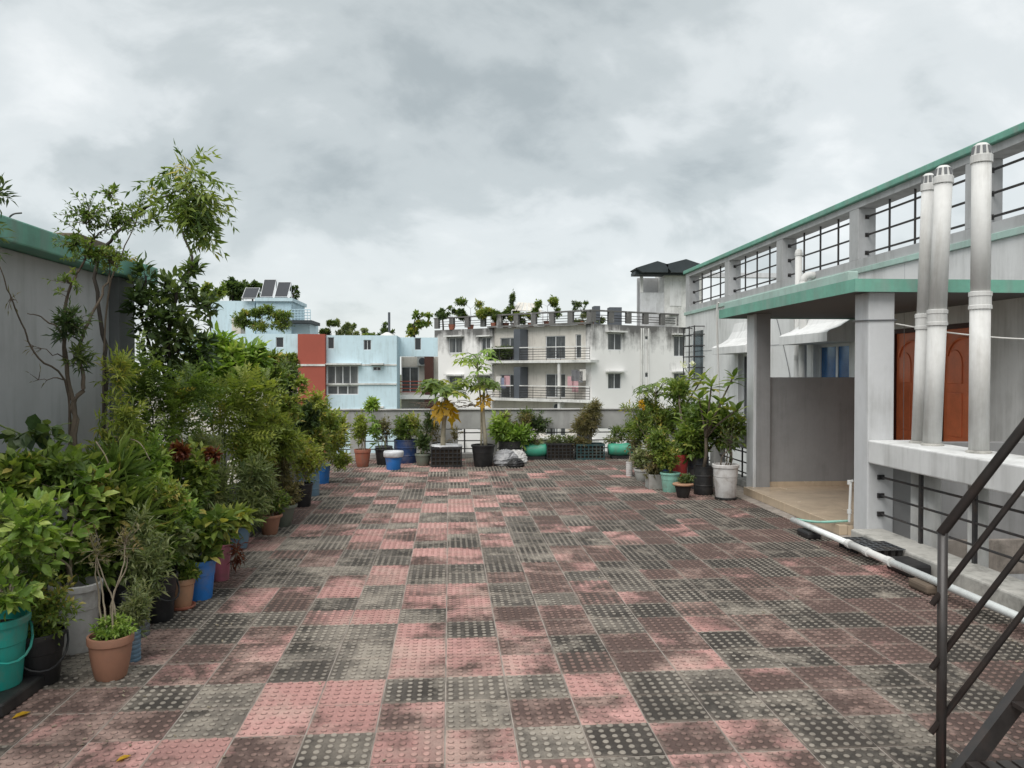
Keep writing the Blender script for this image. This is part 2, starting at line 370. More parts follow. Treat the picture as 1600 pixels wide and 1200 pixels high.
me = bpy.data.meshes.new('floor_tile_field'); me.from_pydata(np.concatenate(FV).tolist(), [], FF); me.materials.append(M['tile'])
fo = bpy.data.objects.new('floor_tile_field', me); COL.objects.link(fo); fo.parent = terrace; fo['kind'] = 'stuff'

# host building under the terrace, ground of the town
hb = MB().box(-3.0, 3.6, -2.9, 14.58, -9.6, -.322).build('house_body', M['white'])
tag(hb, 'house body directly under the tiled terrace', 'building')
gd = struct(MB().box(-1500, 1500, -400, 2600, -9.9, -9.6).build('ground', M['ground']))

# ------------------------------------------------------------------ parapets round the terrace
def railing_bay(parent, a, b, z0, z1, n_h=3, n_v=2, r=.011, stub=True):
    a, b = np.array(a, float), np.array(b, float)
    for k in range(n_h):
        z = z0 + (z1 - z0) * (k + .5) / n_h
        MB().tube([(*a, z), (*b, z)], r, 6).build('railing_bar', M['iron'], parent)
    for k in range(n_v):
        q = a + (b - a) * (k + 1) / (n_v + 1)
        MB().tube([(*q, z0), (*q, z1)], r * 1.15, 6).build('railing_post', M['iron'], parent)
PT, PB = .86, .52
pf = thing('parapet', 'grey concrete parapet with railing openings along the far terrace edge', 'parapet', (.7, 14.5, 0))
MB().box(-3.0, 4.05, 14.42, 14.62, PB, PT).build('top_beam', M['parapet'], pf, bevel=.01)
MB().box(-3.03, 4.08, 14.39, 14.65, PT + .002, PT + .022).build('coping', M['conc'], pf, bevel=.008)
MB().box(-3.0, 4.05, 14.40, 14.61, -.002, .085).build('kerb', M['conc'], pf, bevel=.01)
posts = [-2.9, -1.75, -.30, .62, 2.35, 3.95]
for k, x in enumerate(posts):
    wd = .34 if k in (2,) else .13
    MB().box(x - wd, x + wd, 14.43, 14.60, .086, PB - .001).build('parapet_post', M['parapet'], pf, bevel=.008)
for k in range(len(posts) - 1):
    railing_bay(pf, (posts[k] + .1, 14.5), (posts[k + 1] - .1, 14.5), .09, PB, 3, 2 if k != 2 else 1)
pr = thing('parapet', 'low railing parapet behind the cluster of pots beside the porch', 'parapet', (3.98, 12.4, 0))
MB().box(3.88, 4.08, 10.45, 14.41, PB, PT).build('top_beam', M['parapet'], pr, bevel=.01)
MB().box(3.87, 4.07, 10.42, 14.39, -.0025, .09).build('kerb', M['conc'], pr, bevel=.01)
for y in (11.9, 13.3): MB().box(3.89, 4.06, y - .1, y + .1, .091, PB - .001).build('parapet_post', M['parapet'], pr)
for a, b in ((10.4, 11.8), (12.0, 13.2), (13.4, 14.35)): railing_bay(pr, (3.98, a), (3.98, b), .09, PB, 3, 2)
pq = thing('parapet', 'concrete parapet half hidden behind the long row of potted plants', 'parapet', (-2.72, 10.8, 0))
MB().box(-2.82, -2.64, 7.6, 14.41, PB, PT).build('top_beam', M['parapet'], pq, bevel=.01)
MB().box(-2.81, -2.65, 7.6, 14.39, -.0025, .09).build('kerb', M['conc'], pq)
for y in (7.75, 9.4, 11.0, 12.7): MB().box(-2.8, -2.66, y - .13, y + .13, .091, PB - .001).build('parapet_post', M['parapet'], pq)
for a, b in ((7.9, 9.3), (9.5, 10.9), (11.1, 12.6), (12.8, 14.3)): railing_bay(pq, (-2.72, a), (-2.72, b), .09, PB, 3, 2)

# ------------------------------------------------------------------ grey room on the left
lw = thing('rooftop_room', 'plain grey plastered room with sea green roof edge beside the plants', 'building', (-4.2, 4.5, 0))
MB().box(-5.8, -2.9, -.5, 6.95, 0, 2.36).build('wall', M['greywall'], lw, bevel=.012)
MB().box(-3.1, -2.82, 6.952, 7.28, 0, 2.358).build('corner_pillar', M['darkgrey'], lw, bevel=.01)
MB().box(-6.0, -2.74, -.7, 7.62, 2.362, 2.515).build('roof_edge', M['green'], lw, bevel=.012)
MB().box(-3.30, -2.92, 6.45, 7.05, 2.517, 2.64).build('column_stub', M['brown'], lw, bevel=.015)
MB().tube(spline([(-2.95, 5.55, 2.5), (-2.96, 5.55, 2.57), (-2.94, 5.57, 2.61), (-2.90, 5.60, 2.625)]), .006, 6).build('rebar_hook', M['iron'], lw)

# ------------------------------------------------------------------ right wing
WX = 5.6; LEDGE = 2.95; ROOF = 4.01
wing = thing('building_wing', 'white upper wing with green capped parapet and barred openings at right', 'building', (7.6, 9.5, 0))
y0w, y1w = -1.5, 19.2
# wall with real openings: windows (y range, z range) and doors
wins = [(11.05, 12.2, .9, 1.98), (14.2, 15.55, .35, 1.90)]
doors = [(8.13, 9.0, .1, 2.1), (9.16, 10.0, .1, 2.1)]
holes = sorted(wins + doors)
wl = MB(); yy = y0w
for (a, b, z0, z1) in holes:
    wl.box(WX, WX + .22, yy, a, -9.6, LEDGE); wl.box(WX, WX + .22, a, b, -9.6, z0); wl.box(WX, WX + .22, a, b, z1, LEDGE); yy = b
wl.box(WX, WX + .22, yy, y1w, -9.6, LEDGE); wl.box(WX + .22, 9.8, y1w - .22, y1w, -9.6, LEDGE); wl.box(9.58, 9.8, y0w, y1w - .22, -9.6, LEDGE)
wl.build('wall', M['white'], wing)
MB().box(WX + .02, 9.78, y0w, y1w - .01, LEDGE + .002, LEDGE + .13).build('roof_slab', M['conc'], wing)
MB().box(WX - .035, WX + .019, y0w, y1w + .03, LEDGE - .03, LEDGE + .045).build('ledge', M['palegreen'], wing, bevel=.006)
MB().box(WX + .0, WX + .26, y0w, y1w + .002, LEDGE + .046, 3.12).build('parapet_sill', M['wingpar'], wing)
MB().box(WX + .0, WX + .27, y0w, y1w + .003, 3.84, 3.925).build('parapet_beam', M['wingpar'], wing)
MB().box(WX - .05, WX + .33, y0w, y1w + .06, 3.927, ROOF).build('parapet_cap', M['green'], wing, bevel=.012)
py = [19.07, 16.25, 13.55, 10.95, 8.35, 5.75, 3.1, .5]
for y in py: MB().box(WX + .003, WX + .257, y - .13, y + .13, 3.1205, 3.8395).build('parapet_post', M['wingpar'], wing, bevel=.006)
for k in range(len(py) - 1):
    a, b = py[k + 1] + .12, py[k] - .12
    railing_bay(wing, (WX + .13, a), (WX + .13, b), 3.09, 3.84, 3, 3, .014)
    for z in (3.215, 3.465, 3.715): MB().box(WX + .10, WX + .16, b - .012, b + .008, z - .03, z + .03).build('bar_bracket', M['iron'], wing)
MB().box(9.55, 9.8, y0w, y1w, LEDGE + .131, 3.35).build('rear_parapet_wall', M['pillar'], wing)
MB().box(9.55, 9.8, y0w, y1w, 3.84, 3.95).build('rear_parapet_beam', M['pillar'], wing)
for y in py: MB().box(9.56, 9.79, y - .13, y + .13, 3.351, 3.839).build('rear_parapet_post', M['pillar'], wing)
ebx = MB(); ebx.box(WX + .262, 9.549, y1w - .2, y1w, LEDGE + .131, 3.12); ebx.box(WX + .272, 9.549, y1w - .2, y1w, 3.84, 3.95); ebx.build('end_parapet', M['pillar'], wing)
for y in (1.77, 4.4, 7.05, 9.65, 12.25, 14.9, 17.6): MB().box(WX - .002, WX + .001, y - .004, y + .004, 0, LEDGE - .04).build('plaster_joint', M['greywall'], wing)
MB().box(WX - .006, WX - .0005, 10.4, y1w, 2.02, 2.034).build('wall_groove', M['greywall'], wing)
# windows
for k, (a, b, z0, z1) in enumerate(wins):
    wn = MB(); t = .045; x = WX + .1
    for bx in ((a, b, z1 - t, z1), (a, b, z0, z0 + t), (a, a + t, z0 + t, z1 - t), (b - t, b, z0 + t, z1 - t), ((a + b) / 2 - .03, (a + b) / 2 + .03, z0 + t, z1 - t)): wn.box(x, x + .05, *bx)
    fr = wn.build('window', M['alu'], wing)
    for (p, q_) in ((a + t, (a + b) / 2 - .03), ((a + b) / 2 + .03, b - t)): MB().box(x + .015, x + .03, p, q_, z0 + t, z1 - t).build('pane', M['blueglass'] if k == 0 else M['glassdark'], fr)
    # sunshade: slab with a coved top
    pz = z1 + .1; prof = [(WX, pz - .1), (WX - .46, pz - .1), (WX - .46, pz + .03), (WX - .42, pz + .06), (WX - .28, pz + .11), (WX - .14, pz + .20), (WX - .05, pz + .34), (WX, pz + .52)]
    MB().prism([(px, a - .28, z) for px, z in prof], (0, (b - a) + .5, 0)).build('sunshade', M['white'], wing)
# barred window box at the far end
gb = MB()
for y in (17.75, 18.15, 18.6): gb.tube([(WX - .22, y, 1.35), (WX - .22, y, 2.6)], .014, 5)
for z in (1.4, 1.65, 1.9, 2.15, 2.4, 2.58):
    gb.tube([(WX, 17.7, z), (WX - .22, 17.7, z), (WX - .22, 18.65, z), (WX, 18.65, z)], .012, 5)
gb.build('window_grille', M['iron'], wing)
MB().box(WX - .006, WX - .001, 17.8, 18.55, 1.45, 2.5).build('window_pane', M['glassdark'], wing)
# doors
for k, (a, b, z0, z1) in enumerate(doors):
    x = WX + .06
    fb = MB(); t = .055
    for bx in ((a, b, z1 - t, z1), (a, a + t, z0, z1 - t), (b - t, b, z0, z1 - t)): fb.box(x - .03, x + .1, *bx)
    dr_ = MB().box(x + .015, x + .055, a + t, b - t, z0, z1 - t).build('door', M['door'], wing)
    fb.build('door_frame', M['doorframe'], dr_)
    c0, c1 = a + t + .08, b - t - .08; mid = (c0 + c1) / 2
    for (p, q_) in ((c0, mid - .035), (mid + .035, c1)):
        for (za, zb) in ((z0 + .16, z0 + .62), (z0 + .72, z0 + 1.22)):
            MB().box(x + .003, x + .0145, p, q_, za, zb).build('raised_panel', M['door'], dr_, bevel=.008)
        cx = (p + q_) / 2; rr = (q_ - p) / 2
        arc = [(x + .003, p, z0 + 1.32), (x + .003, q_, z0 + 1.32)] + [(x + .003, cx + rr * math.cos(g), z0 + 1.55 + rr * 1.2 * math.sin(g)) for g in np.linspace(0, math.pi, 10)]
        MB().prism(arc, (.0115, 0, 0)).build('arched_panel', M['door'], dr_, bevel=.006)
    big_ = [(x + .002, mid + .30 * math.cos(g), z0 + 1.62 + .22 * math.sin(g)) for g in np.linspace(.1, math.pi - .1, 14)]
    MB().tube(big_, .012, 6).build('arch_moulding', M['door'], dr_)
    hb_ = MB().tube([(x + .014, a + t + .055, z0 + .83), (x - .03, a + t + .055, z0 + .85), (x - .03, a + t + .055, z0 + 1.0), (x + .014, a + t + .055, z0 + 1.02)], .011, 6)
    hb_.build('door_handle', M['iron'] if k else M['alu'], dr_)
    if not k: MB().lathe((x - .004, a + t + .05, z0 + .72), [(.001, -.02), (.018, -.012), (.02, .012), (.001, .02)], 10).build('door_knob', M['alu'], dr_)
# drain pipes on the wing wall
dp = MB().tube([(WX - .09, 12.55, -1.), (WX - .09, 12.55, 3.42)], .055, 12).build('drain_pipe', M['pvc'], wing, True)
cp = MB()
for z in (.9, 1.75, 2.55): cp.tube([(WX - .09, 12.55, z), (WX - .09, 12.55, z + .07)], .064, 12)
cp.lathe((WX - .09, 12.55, 3.42), [(.062, 0), (.062, .04), (.05, .09), (.02, .11)], 12); cp.build('pipe_collar', M['pvc'], dp)
MB().tube(spline([(WX + .0, 12.18, 3.06), (WX - .1, 12.18, 3.06), (WX - .17, 12.18, 3.0), (WX - .18, 12.18, 2.88), (WX - .18, 12.18, 2.6), (WX - .18, 12.18, -1)]), .06, 12).build('elbow_pipe', M['pvc'], wing, True)
MB().tube([(WX - .02, 12.85, .5), (WX - .02, 12.85, 2.6)], .012, 6).build('conduit', M['pvc'], wing)
MB().tube(spline([(WX - .015, 13.9, 2.9), (WX - .01, 13.5, 2.3), (WX - .012, 13.1, 1.6), (WX - .01, 12.95, 1.2)]), .006, 5).build('loose_cable', M['greydrum'], wing)

# ------------------------------------------------------------------ entrance porch
porch = thing('entrance_porch', 'entrance porch with flat green edged canopy on two grey pillars', 'porch', (4.6, 8.7, 0))
CX, CY0, CY1, CZ0, CZ1 = 3.6, 7.0, 10.75, 2.295, 2.40
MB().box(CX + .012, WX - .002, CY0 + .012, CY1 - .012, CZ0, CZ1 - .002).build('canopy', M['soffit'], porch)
fa = MB(); fa.box(CX, CX + .0115, CY0 + .012, CY1, CZ0 - .012, CZ1); fa.box(CX, WX - .003, CY0, CY0 + .0115, CZ0 - .012, CZ1); fa.box(CX + .012, WX - .003, CY1 - .0115, CY1, CZ0 - .012, CZ1)
fa.build('fascia', M['green'], porch)
MB().box(CX + .06, CX + .16, CY0 + .25, CY1 - .04, CZ1 - .001, CZ1 + .10).build('canopy_upstand', M['palegreen'], porch, bevel=.01)
MB().box(3.78, 4.03, 7.1, 7.36, 0, CZ0 - .001).build('pillar', M['pillar'], porch, bevel=.012)
MB().box(3.78, 3.99, 9.93, 10.18, 0, CZ0 - .001).build('pillar', M['pillar'], porch, bevel=.012)
MB().box(3.815, 3.991, 9.915, 9.929, .089, CZ0 - .0015).build('pillar_front_shade', M['porchwall'], porch)  # thin darker sheet added over the pillar front, standing in for canopy shade
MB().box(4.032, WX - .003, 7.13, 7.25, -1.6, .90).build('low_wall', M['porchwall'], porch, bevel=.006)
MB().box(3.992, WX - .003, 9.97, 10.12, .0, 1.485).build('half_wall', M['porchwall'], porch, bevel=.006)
MB().box(3.74, WX - .003, 7.38, 9.968, -.003, .088).build('porch_floor', M['beige'], porch)
kb = MB()
for k in range(4):
    a = 7.38 + k * .64; MB().box(3.655, 3.738, a, a + .634, -.0025, .094).build('edge_tile', M['beige'], porch, bevel=.005)
MB().box(3.995, WX - .01, 9.955, 9.967, .089, .15).build('skirting', M['beige'], porch)
MB().tube(spline([(CX - .02, 10.7, 2.5), (CX - .03, 10.72, 2.47), (CX - .03, 10.74, 2.3), (CX - .01, 10.75, 1.7), (CX + .02, 10.76, 1.0)]), .014, 6).build('drip_pipe', M['pvc'], porch)
MB().box(5.2, 5.34, 8.5, 8.7, 2.20, 2.2895).build('ceiling_lamp', M['greydrum'], porch)
MB().tube([(3.77, 7.09, 2.03), (4.04, 7.09, 2.035), (4.04, 7.37, 2.03), (3.77, 7.37, 2.04), (3.77, 7.09, 2.03)], .006, 5).build('tied_cord', M['greydrum'], porch)

# ------------------------------------------------------------------ stairwell guard wall below the vent pipes
gw = thing('stairwell_guard', 'low white beam over a black barred opening beside the steel stairs', 'guard wall', (3.98, 5, 0))
MB().box(3.78, 4.26, 1.2, 7.098, .72, .93).build('beam', M['white'], gw, bevel=.012)
MB().box(3.62, 3.93, 1.2, 7.098, -.32, .115).build('kerb', M['kerb'], gw, bevel=.015)
MB().box(3.785, 4.02, 1.2, 1.45, .116, .719).build('pier', M['pillar'], gw)
for z in (.25, .42, .59): MB().tube([(3.90, 1.3, z), (3.90, 7.095, z)], .011, 6).build('railing_bar', M['iron'], gw)
for y in (2.5, 3.4, 4.2, 5.0, 5.75, 6.45): MB().box(3.888, 3.914, y - .016, y + .016, .1155, .7195).build('railing_post', M['iron'], gw)
for z in (.25, .42, .59): MB().box(3.87, 3.93, 7.075, 7.097, z - .022, z + .022).build('bar_bracket', M['iron'], gw)
sw = struct(MB().box(3.62, WX - .001, .5, 7.06, -1.75, -1.6).build('stairwell_floor', M['greywall']))
bwal = MB().box(4.1, WX - .002, 7.062, 7.3, -1.6, -.321).build('stairwell_wall', M['greywall']); struct(bwal)
bb = MB().box(5.0, 5.45, 4.5, 5.1, -.6, -.1).build('storage_box', M['blk'], bevel=.02, origin=(5.2, 4.8, -.6)); tag(bb, 'black box in the stairwell behind the barred opening', 'box')
struct(MB().box(4.3, WX - .002, 4.2, 5.4, -1.6, -.602).build('stairwell_landing', M['conc']))

# ------------------------------------------------------------------ vent pipes
def vent(y, x, top, r, label, zc, lean=0.):
    t = thing('vent_pipe', label, 'pipe', (x, y, .93), 'white vent pipes in front of the doors')
    P = lambda z: (x + lean * (z - .93) / 2.3, y, z)
    MB().tube([(x, y, -1.5), (x, y, .935)], r * 1.0, 16).build('lower_pipe', M['pvc'], t, True)
    MB().tube([P(.936), P(zc)], r, 20).build('pipe', M['pvc'], t, True)
    MB().tube([P(zc), P(top - .1)], r * .95, 20).build('upper_pipe', M['pvc'], t, True)
    q = P(zc - .09); c = MB(); c.lathe(q, [(r * 1.0, 0), (r * 1.13, .004), (r * 1.13, .03), (r * 1.06, .034), (r * 1.06, .10), (r * 1.13, .104), (r * 1.13, .135), (r * .95, .14)], 20); c.build('coupling', M['pvc'], t)
    q = P(top - .13); c = MB(); c.lathe(q, [(r * 1.08, 0), (r * 1.08, .055), (r * .98, .06), (r * .80, .13), (r * .5, .15)], 20); cp_ = c.build('vent_cap', M['pvc'], t)
    sl = MB()
    for k in range(10):
        g = 2 * math.pi * k / 10; e = np.array([math.cos(g), math.sin(g), 0]); tg = np.array([-math.sin(g), math.cos(g), 0])
        sl.obox(np.array([q[0], y, top - .035]) + e * r * .895, tg * .011, e * .004, np.array([0, 0, .03]) - e * r * .06)
    sl.build('vent_slot', M['darkgrey'], cp_)
    MB().lathe((x, y, .9305), [(r * 1.25, 0), (r * 1.2, .012), (r * 1.02, .02)], 18, .04, int(y * 10)).build('mortar_collar', M['kerb'], t)
vent(6.79, 4.08, 3.28, .060, 'thinner white vent pipe left of its twin near the pillar', 2.02, .075)
vent(6.56, 4.06, 3.29, .074, 'white capped vent pipe, right one of the close pair', 2.04, .085)
vent(5.93, 4.05, 3.30, .073, 'white capped vent pipe standing alone nearest the steel stairs', 2.13)

# rope from pillar across the doors
rp = MB().tube(spline([(4.04, 7.1, 2.0), (4.3, 6.7, 1.90), (4.7, 6.3, 1.83), (5.1, 5.8, 1.83), (5.58, 5.1, 1.92)], 8), .006, 6).build('clothes_line', M['rope'], origin=(4.04, 7.1, 2.0))
tag(rp, 'sagging white rope tied from the porch pillar across the vent pipes', 'rope')

# ------------------------------------------------------------------ pipe and trays along the kerb
pp = thing('drain_pipe', 'long bright white plastic pipe lying along the kerb', 'pipe', (3.32, 5.5, .1))
MB().tube([(3.30, 7.62, .105), (3.33, 6.55, .10)], .027, 12).build('pipe_length', M['pvcnew'], pp, True)
MB().tube([(3.33, 6.55, .10), (3.34, 5.9, .095)], .030, 12).build('jointed_length', M['pvc'], pp, True)
for y in (6.55, 6.25, 5.92): MB().tube([(3.33, y + .03, .099), (3.33, y - .03, .098)], .036, 12).build('pipe_joint', M['pvc'], pp)
MB().tube([(3.34, 5.9, .095), (3.40, 2.0, .085)], .028, 12).build('pipe_length', M['pvcnew'], pp, True)
MB().tube(spline([(3.31, 7.60, .115), (3.5, 7.52, .10), (3.72, 7.44, .12), (3.755, 7.40, .13)]), .012, 8).build('branch_hose', M['mint'], pp)
MB().tube([(3.76, 7.40, .12), (3.765, 7.38, .52), (3.77, 7.36, .52)], .013, 8).build('riser', M['pvc'], pp)
for z in (.22, .5): MB().tube([(3.762, 7.40, z - .02), (3.762, 7.40, z + .02)], .021, 8).build('riser_joint', M['pvc'], pp)
for i, (x, y, lb) in enumerate([(3.32, 7.30, 'black stone propping the open end of the white pipe'), (3.34, 5.45, 'brown brick under the middle of the white pipe')]):
    b = MB().box(x - .07, x + .07, y - .12, y + .12, .001, .068).build('brick', M['blk'] if i == 0 else M['brown'], bevel=.02, origin=(x, y, 0)); tag(b, lb, 'brick')
def tray(x, y, z, s, lb):
    t = thing('seedling_tray', lb, 'tray', (x, y, z), 'black trays by the kerb'); m = MB()
    for i in range(4):
        for j in range(5):
            cx, cy = x - .09 + i * .06, y - .13 + j * .065
            m.lathe((cx, cy, z), [(.017, .002), (.027, .085), (.022, .083), (.014, .02)], 8)
    m.build('cell_cups', M['blk'], t); e = MB()
    for i in range(5): e.box(x - .123 + i * .06, x - .117 + i * .06, y - .165, y + .165, z + .080, z + .086)
    for j in range(6): e.box(x - .12, x + .12, y - .168 + j * .065, y - .160 + j * .065, z + .0805, z + .0855)
    e.build('tray_grid', M['greydrum'], t)
tray(3.50, 6.72, .0, 1, 'black seedling tray farthest along behind the white pipe')
tray(3.50, 6.36, .04, 1, 'black seedling tray in the middle behind the white pipe')
bk_ = MB().box(3.40, 3.59, 5.78, 6.1, .0, .10).build('planter_trough', M['blk'], bevel=.02, origin=(3.5, 5.9, 0)); tag(bk_, 'black trough lying behind the white pipe nearest the stairs', 'trough')
dt = MB()
rn_ = random.Random(3)
for k in range(700):
    y = rn_.uniform(3.2, 7.2); x = rn_.uniform(3.2, 3.60) - max(0, rn_.gauss(0, .06)); s = rn_.uniform(.0015, .0045)
    dt.obox((x, y, s * .5), (s, 0, 0), (0, s * rn_.uniform(.5, 1.2), 0), (0, 0, s * .5))
struct(dt.build('soil_debris', M['soil']), 'dark soil crumbs along the kerb', 'stuff')

# ------------------------------------------------------------------ steel stair
st = thing('steel_stair', 'charcoal steel staircase with pipe handrail rising at the right edge', 'staircase', (1.77, 2.78, 0))
SL = 1.245
def sp(x, dz, y=2.78): return (x, y, dz + (x - 1.765) * SL)
MB().tube([(1.765, 2.78, 0), (1.765, 2.78, .985)], .0172, 14).build('post', M['steel'], st, True)
MB().tube([(1.757, 2.78, .973), sp(1.765 + 2.3, .985)], .0178, 14).build('handrail', M['steel'], st, True)
for dz in (.765, .53, .295): MB().tube([sp(1.725, dz), sp(1.765 + 2.3, dz)], .0112, 10).build('rail_bar', M['steel'], st, True)
MB().tube([(1.765 + 2.3, 2.78, 2.6), (1.765 + 2.3, 2.78, 3.86)], .019, 10).build('post', M['steel'], st)
for y in (2.78, 2.02):
    a, b = np.array(sp(1.72, -.0, y)), np.array(sp(1.765 + 2.35, -.0, y)); c = (a + b) / 2; h = (b - a) / 2; t = np.array([-h[2], 0, h[0]]); t /= np.linalg.norm(t)
    MB().obox(c, h, (0, .02, 0), t * .03).build('stringer', M['steel'], st)
for k in range(13):
    z = .14 + k * .215; x = 1.765 + (z + .02) / SL + .06
    tr = MB()
    for q in range(4): tr.box(x - .11 + q * .058, x - .11 + q * .058 + .045, 2.045, 2.756, z - .008, z + .008)
    tr.build('tread', M['steel'], st)
MB().box(4.1, WX - .06, 2.0, 2.8, 2.93, 2.98).build('landing', M['steel'], st)

# ------------------------------------------------------------------ far buildings
class Fac:
    """a facade plane between two plan points; s runs along it, out is towards the viewer"""
    def __init__(s, a, b):
        s.a = np.array(a[:2], float); e = np.array(b[:2], float) - s.a; s.len = np.linalg.norm(e); s.e = e / s.len
        s.n = np.array([s.e[1], -s.e[0]])
        if np.dot(s.n, -s.a) < 0: s.n = -s.n
    def sz(s, u, v):
        d = _f * 1250 + _r * (u - 800) + _u * (600 - v)
        A = np.array([[d[0], -s.e[0]], [d[1], -s.e[1]]]); t, q = np.linalg.solve(A, s.a); return q, EYE + d[2] * t
    def p(s, q, o, z): x = s.a + s.e * q + s.n * o; return (x[0], x[1], z)
    def box(s, mb, s0, s1, o0, o1, z0, z1):
        c = s.p((s0 + s1) / 2, (o0 + o1) / 2, (z0 + z1) / 2)
        return mb.obox(c, (*(s.e * (s1 - s0) / 2), 0), (*(s.n * (o1 - o0) / 2), 0), (0, 0, (z1 - z0) / 2))
    def rect(s, u0, v0, u1, v1): a = s.sz(u0, v1); b = s.sz(u1, v0); return a[0], b[0], a[1], b[1]
def wall_with_holes(F, mb, s0, s1, z0, z1, thick, holes, o=0.):
    """wall of one facade cut round rectangular holes (s0,s1,z0,z1)"""
    ss = sorted({s0, s1, *[max(s0, h[0]) for h in holes], *[min(s1, h[1]) for h in holes]})
    for a, b in zip(ss[:-1], ss[1:]):
        if b - a < 1e-4: continue
        hs = sorted([h for h in holes if h[0] <= a + 1e-5 and h[1] >= b - 1e-5], key=lambda h: h[2]); z = z0
        for h in hs:
            if h[2] > z: F.box(mb, a, b, o - thick, o, z, h[2])
            z = h[3]
        if z < z1: F.box(mb, a, b, o - thick, o, z, z1)
def window(F, parent, r, o=0., panes=2, glass='curtain', hood=False, frame='alu', t=.06):
    s0, s1, z0, z1 = r; m = MB()
    F.box(m, s0, s1, o - .14, o - .06, z1 - t, z1); F.box(m, s0, s1, o - .14, o - .06, z0, z0 + t); F.box(m, s0, s0 + t, o - .14, o - .06, z0 + t, z1 - t); F.box(m, s1 - t, s1, o - .14, o - .06, z0 + t, z1 - t)
    w_ = (s1 - s0 - 2 * t)
    for k in range(1, panes): q = s0 + t + w_ * k / panes; F.box(m, q - t * .5, q + t * .5, o - .14, o - .06, z0 + t, z1 - t)
    f = m.build('window', M[frame], parent)
    for k in range(panes):
        g = MB(); F.box(g, s0 + t + w_ * k / panes + (t * .5 if k else 0), s0 + t + w_ * (k + 1) / panes - (t * .5 if k < panes - 1 else 0), o - .12, o - .10, z0 + t, z1 - t); g.build('pane', M[glass], f)
    if hood:
        h = MB(); F.box(h, s0 - .25, s1 + .25, o + .001, o + .42, z1 + .06, z1 + .18); h.build('window_hood', M['slab'], parent)
def rail(F, parent, s0, s1, o, z0, z1, nh=5, post=1.2, top='slab', ends=True):
    m = MB()
    for k in range(nh): z = z0 + (z1 - z0) * (k + .4) / nh; m.tube([F.p(s0, o, z), F.p(s1, o, z)], .022, 4)
    n_ = max(2, int((s1 - s0) / post) + 1)
    for k in range(n_): q = s0 + (s1 - s0) * k / (n_ - 1); m.tube([F.p(q, o, z0), F.p(q, o, z1)], .025, 4)
    m.build('balcony_railing', M['iron'], parent); h = MB(); F.box(h, s0, s1, o - .04, o + .04, z1, z1 + .07); h.build('handrail', M[top], parent)
GZ = -9.6
def white_mat():
    m, n = M_('mouldy_white_wall'); p = n.pos(); x, y, z = n.sep(p)
    b = n.mix(n.noise(p, .35, 4), (.70, .69, .675, 1), (.86, .85, .835, 1))
    st_ = n.noise(n.vm('MULTIPLY', p, (1, 1, .10)), 1.15, 8, .68, .25); bl = n.noise(p, .8, 7, .66)
    top = n.rng(z, 2.6, 5.3, 0., .30)
    d = n.rng(n.m('ADD', n.m('ADD', n.m('MULTIPLY', st_, .6), n.m('MULTIPLY', bl, .4)), top), .56, .76, 0., .92)
    c = n.mix(d, b, (.085, .083, .08, 1)); n.out(n.bsdf(c, .9, .2, 0., n.bump(n.noise(p, 14, 4), .2, .02))); return m
M['mould'] = white_mat()

# --- mouldy white apartment block
wb = thing('apartment_block', 'white mould streaked apartment block with balconies and roof railing', 'building', (3, 66, GZ))
c0 = at(924, 580, Y=60); cl_ = at(679, 580, Y=70.5); cr = at(1085, 580, Y=64.8)
F1 = Fac(cl_, c0); F2 = Fac(c0, cr)
RZ = F2.sz(925, 506)[1]; UP = F1.sz(860, 563)[1]; LO_ = F1.sz(860, 623)[1]; LL = LO_ - (UP - LO_)
sA = F1.sz(769, 550)[0]; sB = F1.sz(812, 550)[0]; sC = F1.sz(822, 550)[0]
w1 = [F1.rect(701, 527, 722, 552), F1.rect(752, 527, 766, 551), F1.rect(701, 588, 722, 608), F1.rect(745, 587, 766, 610), F1.rect(701, 652, 722, 672), F1.rect(745, 652, 766, 672)]
m = MB(); wall_with_holes(F1, m, 0, sA, GZ, RZ, .3, w1); m.build('wall', M['mould'], wb)
for r_ in w1: window(F1, wb, r_, 0, 2, 'curtain', True)
# recess behind the balconies
DEEP = .3
bw = [F1.rect(778, 527, 808, 563), F1.rect(778, 585, 808, 623), F1.rect(849, 524, 880, 561), F1.rect(849, 584, 880, 621), F1.rect(896, 522, 905, 560), F1.rect(849, 645, 880, 680)]
m = MB(); wall_with_holes(F1, m, sA + .002, F1.len - .2, GZ, RZ - .01, .3, bw, -DEEP); m.build('recess_wall', M['cream'], wb)
for r_ in bw: window(F1, wb, r_, -DEEP, 2 if r_[1] - r_[0] > 1.2 else 1, 'curtain')
for k, (z, nm) in enumerate(((UP, 'u'), (LO_, 'l'), (LL, 'b'))):
    m = MB(); F1.box(m, sA + .003, F1.len + .5, -DEEP, .95, z - .2, z); m.build('balcony_slab', M['slab'], wb)
    if k < 2:
        rail(F1, wb, sA + .1, sB, .88, z, z + .98); rail(F1, wb, sC, F1.len + .4, .88, z, z + .98)
        m = MB(); F1.box(m, sB, sC, -.25, .8, z + .001, z + 2.5); m.build('screen_panel', M['darkpanel'], wb)
m = MB(); q = F1.sz(882, 560)[0]; F1.box(m, q - .1, q + .1, .62, .82, GZ, UP - .201); m.build('column', M['slab'], wb)
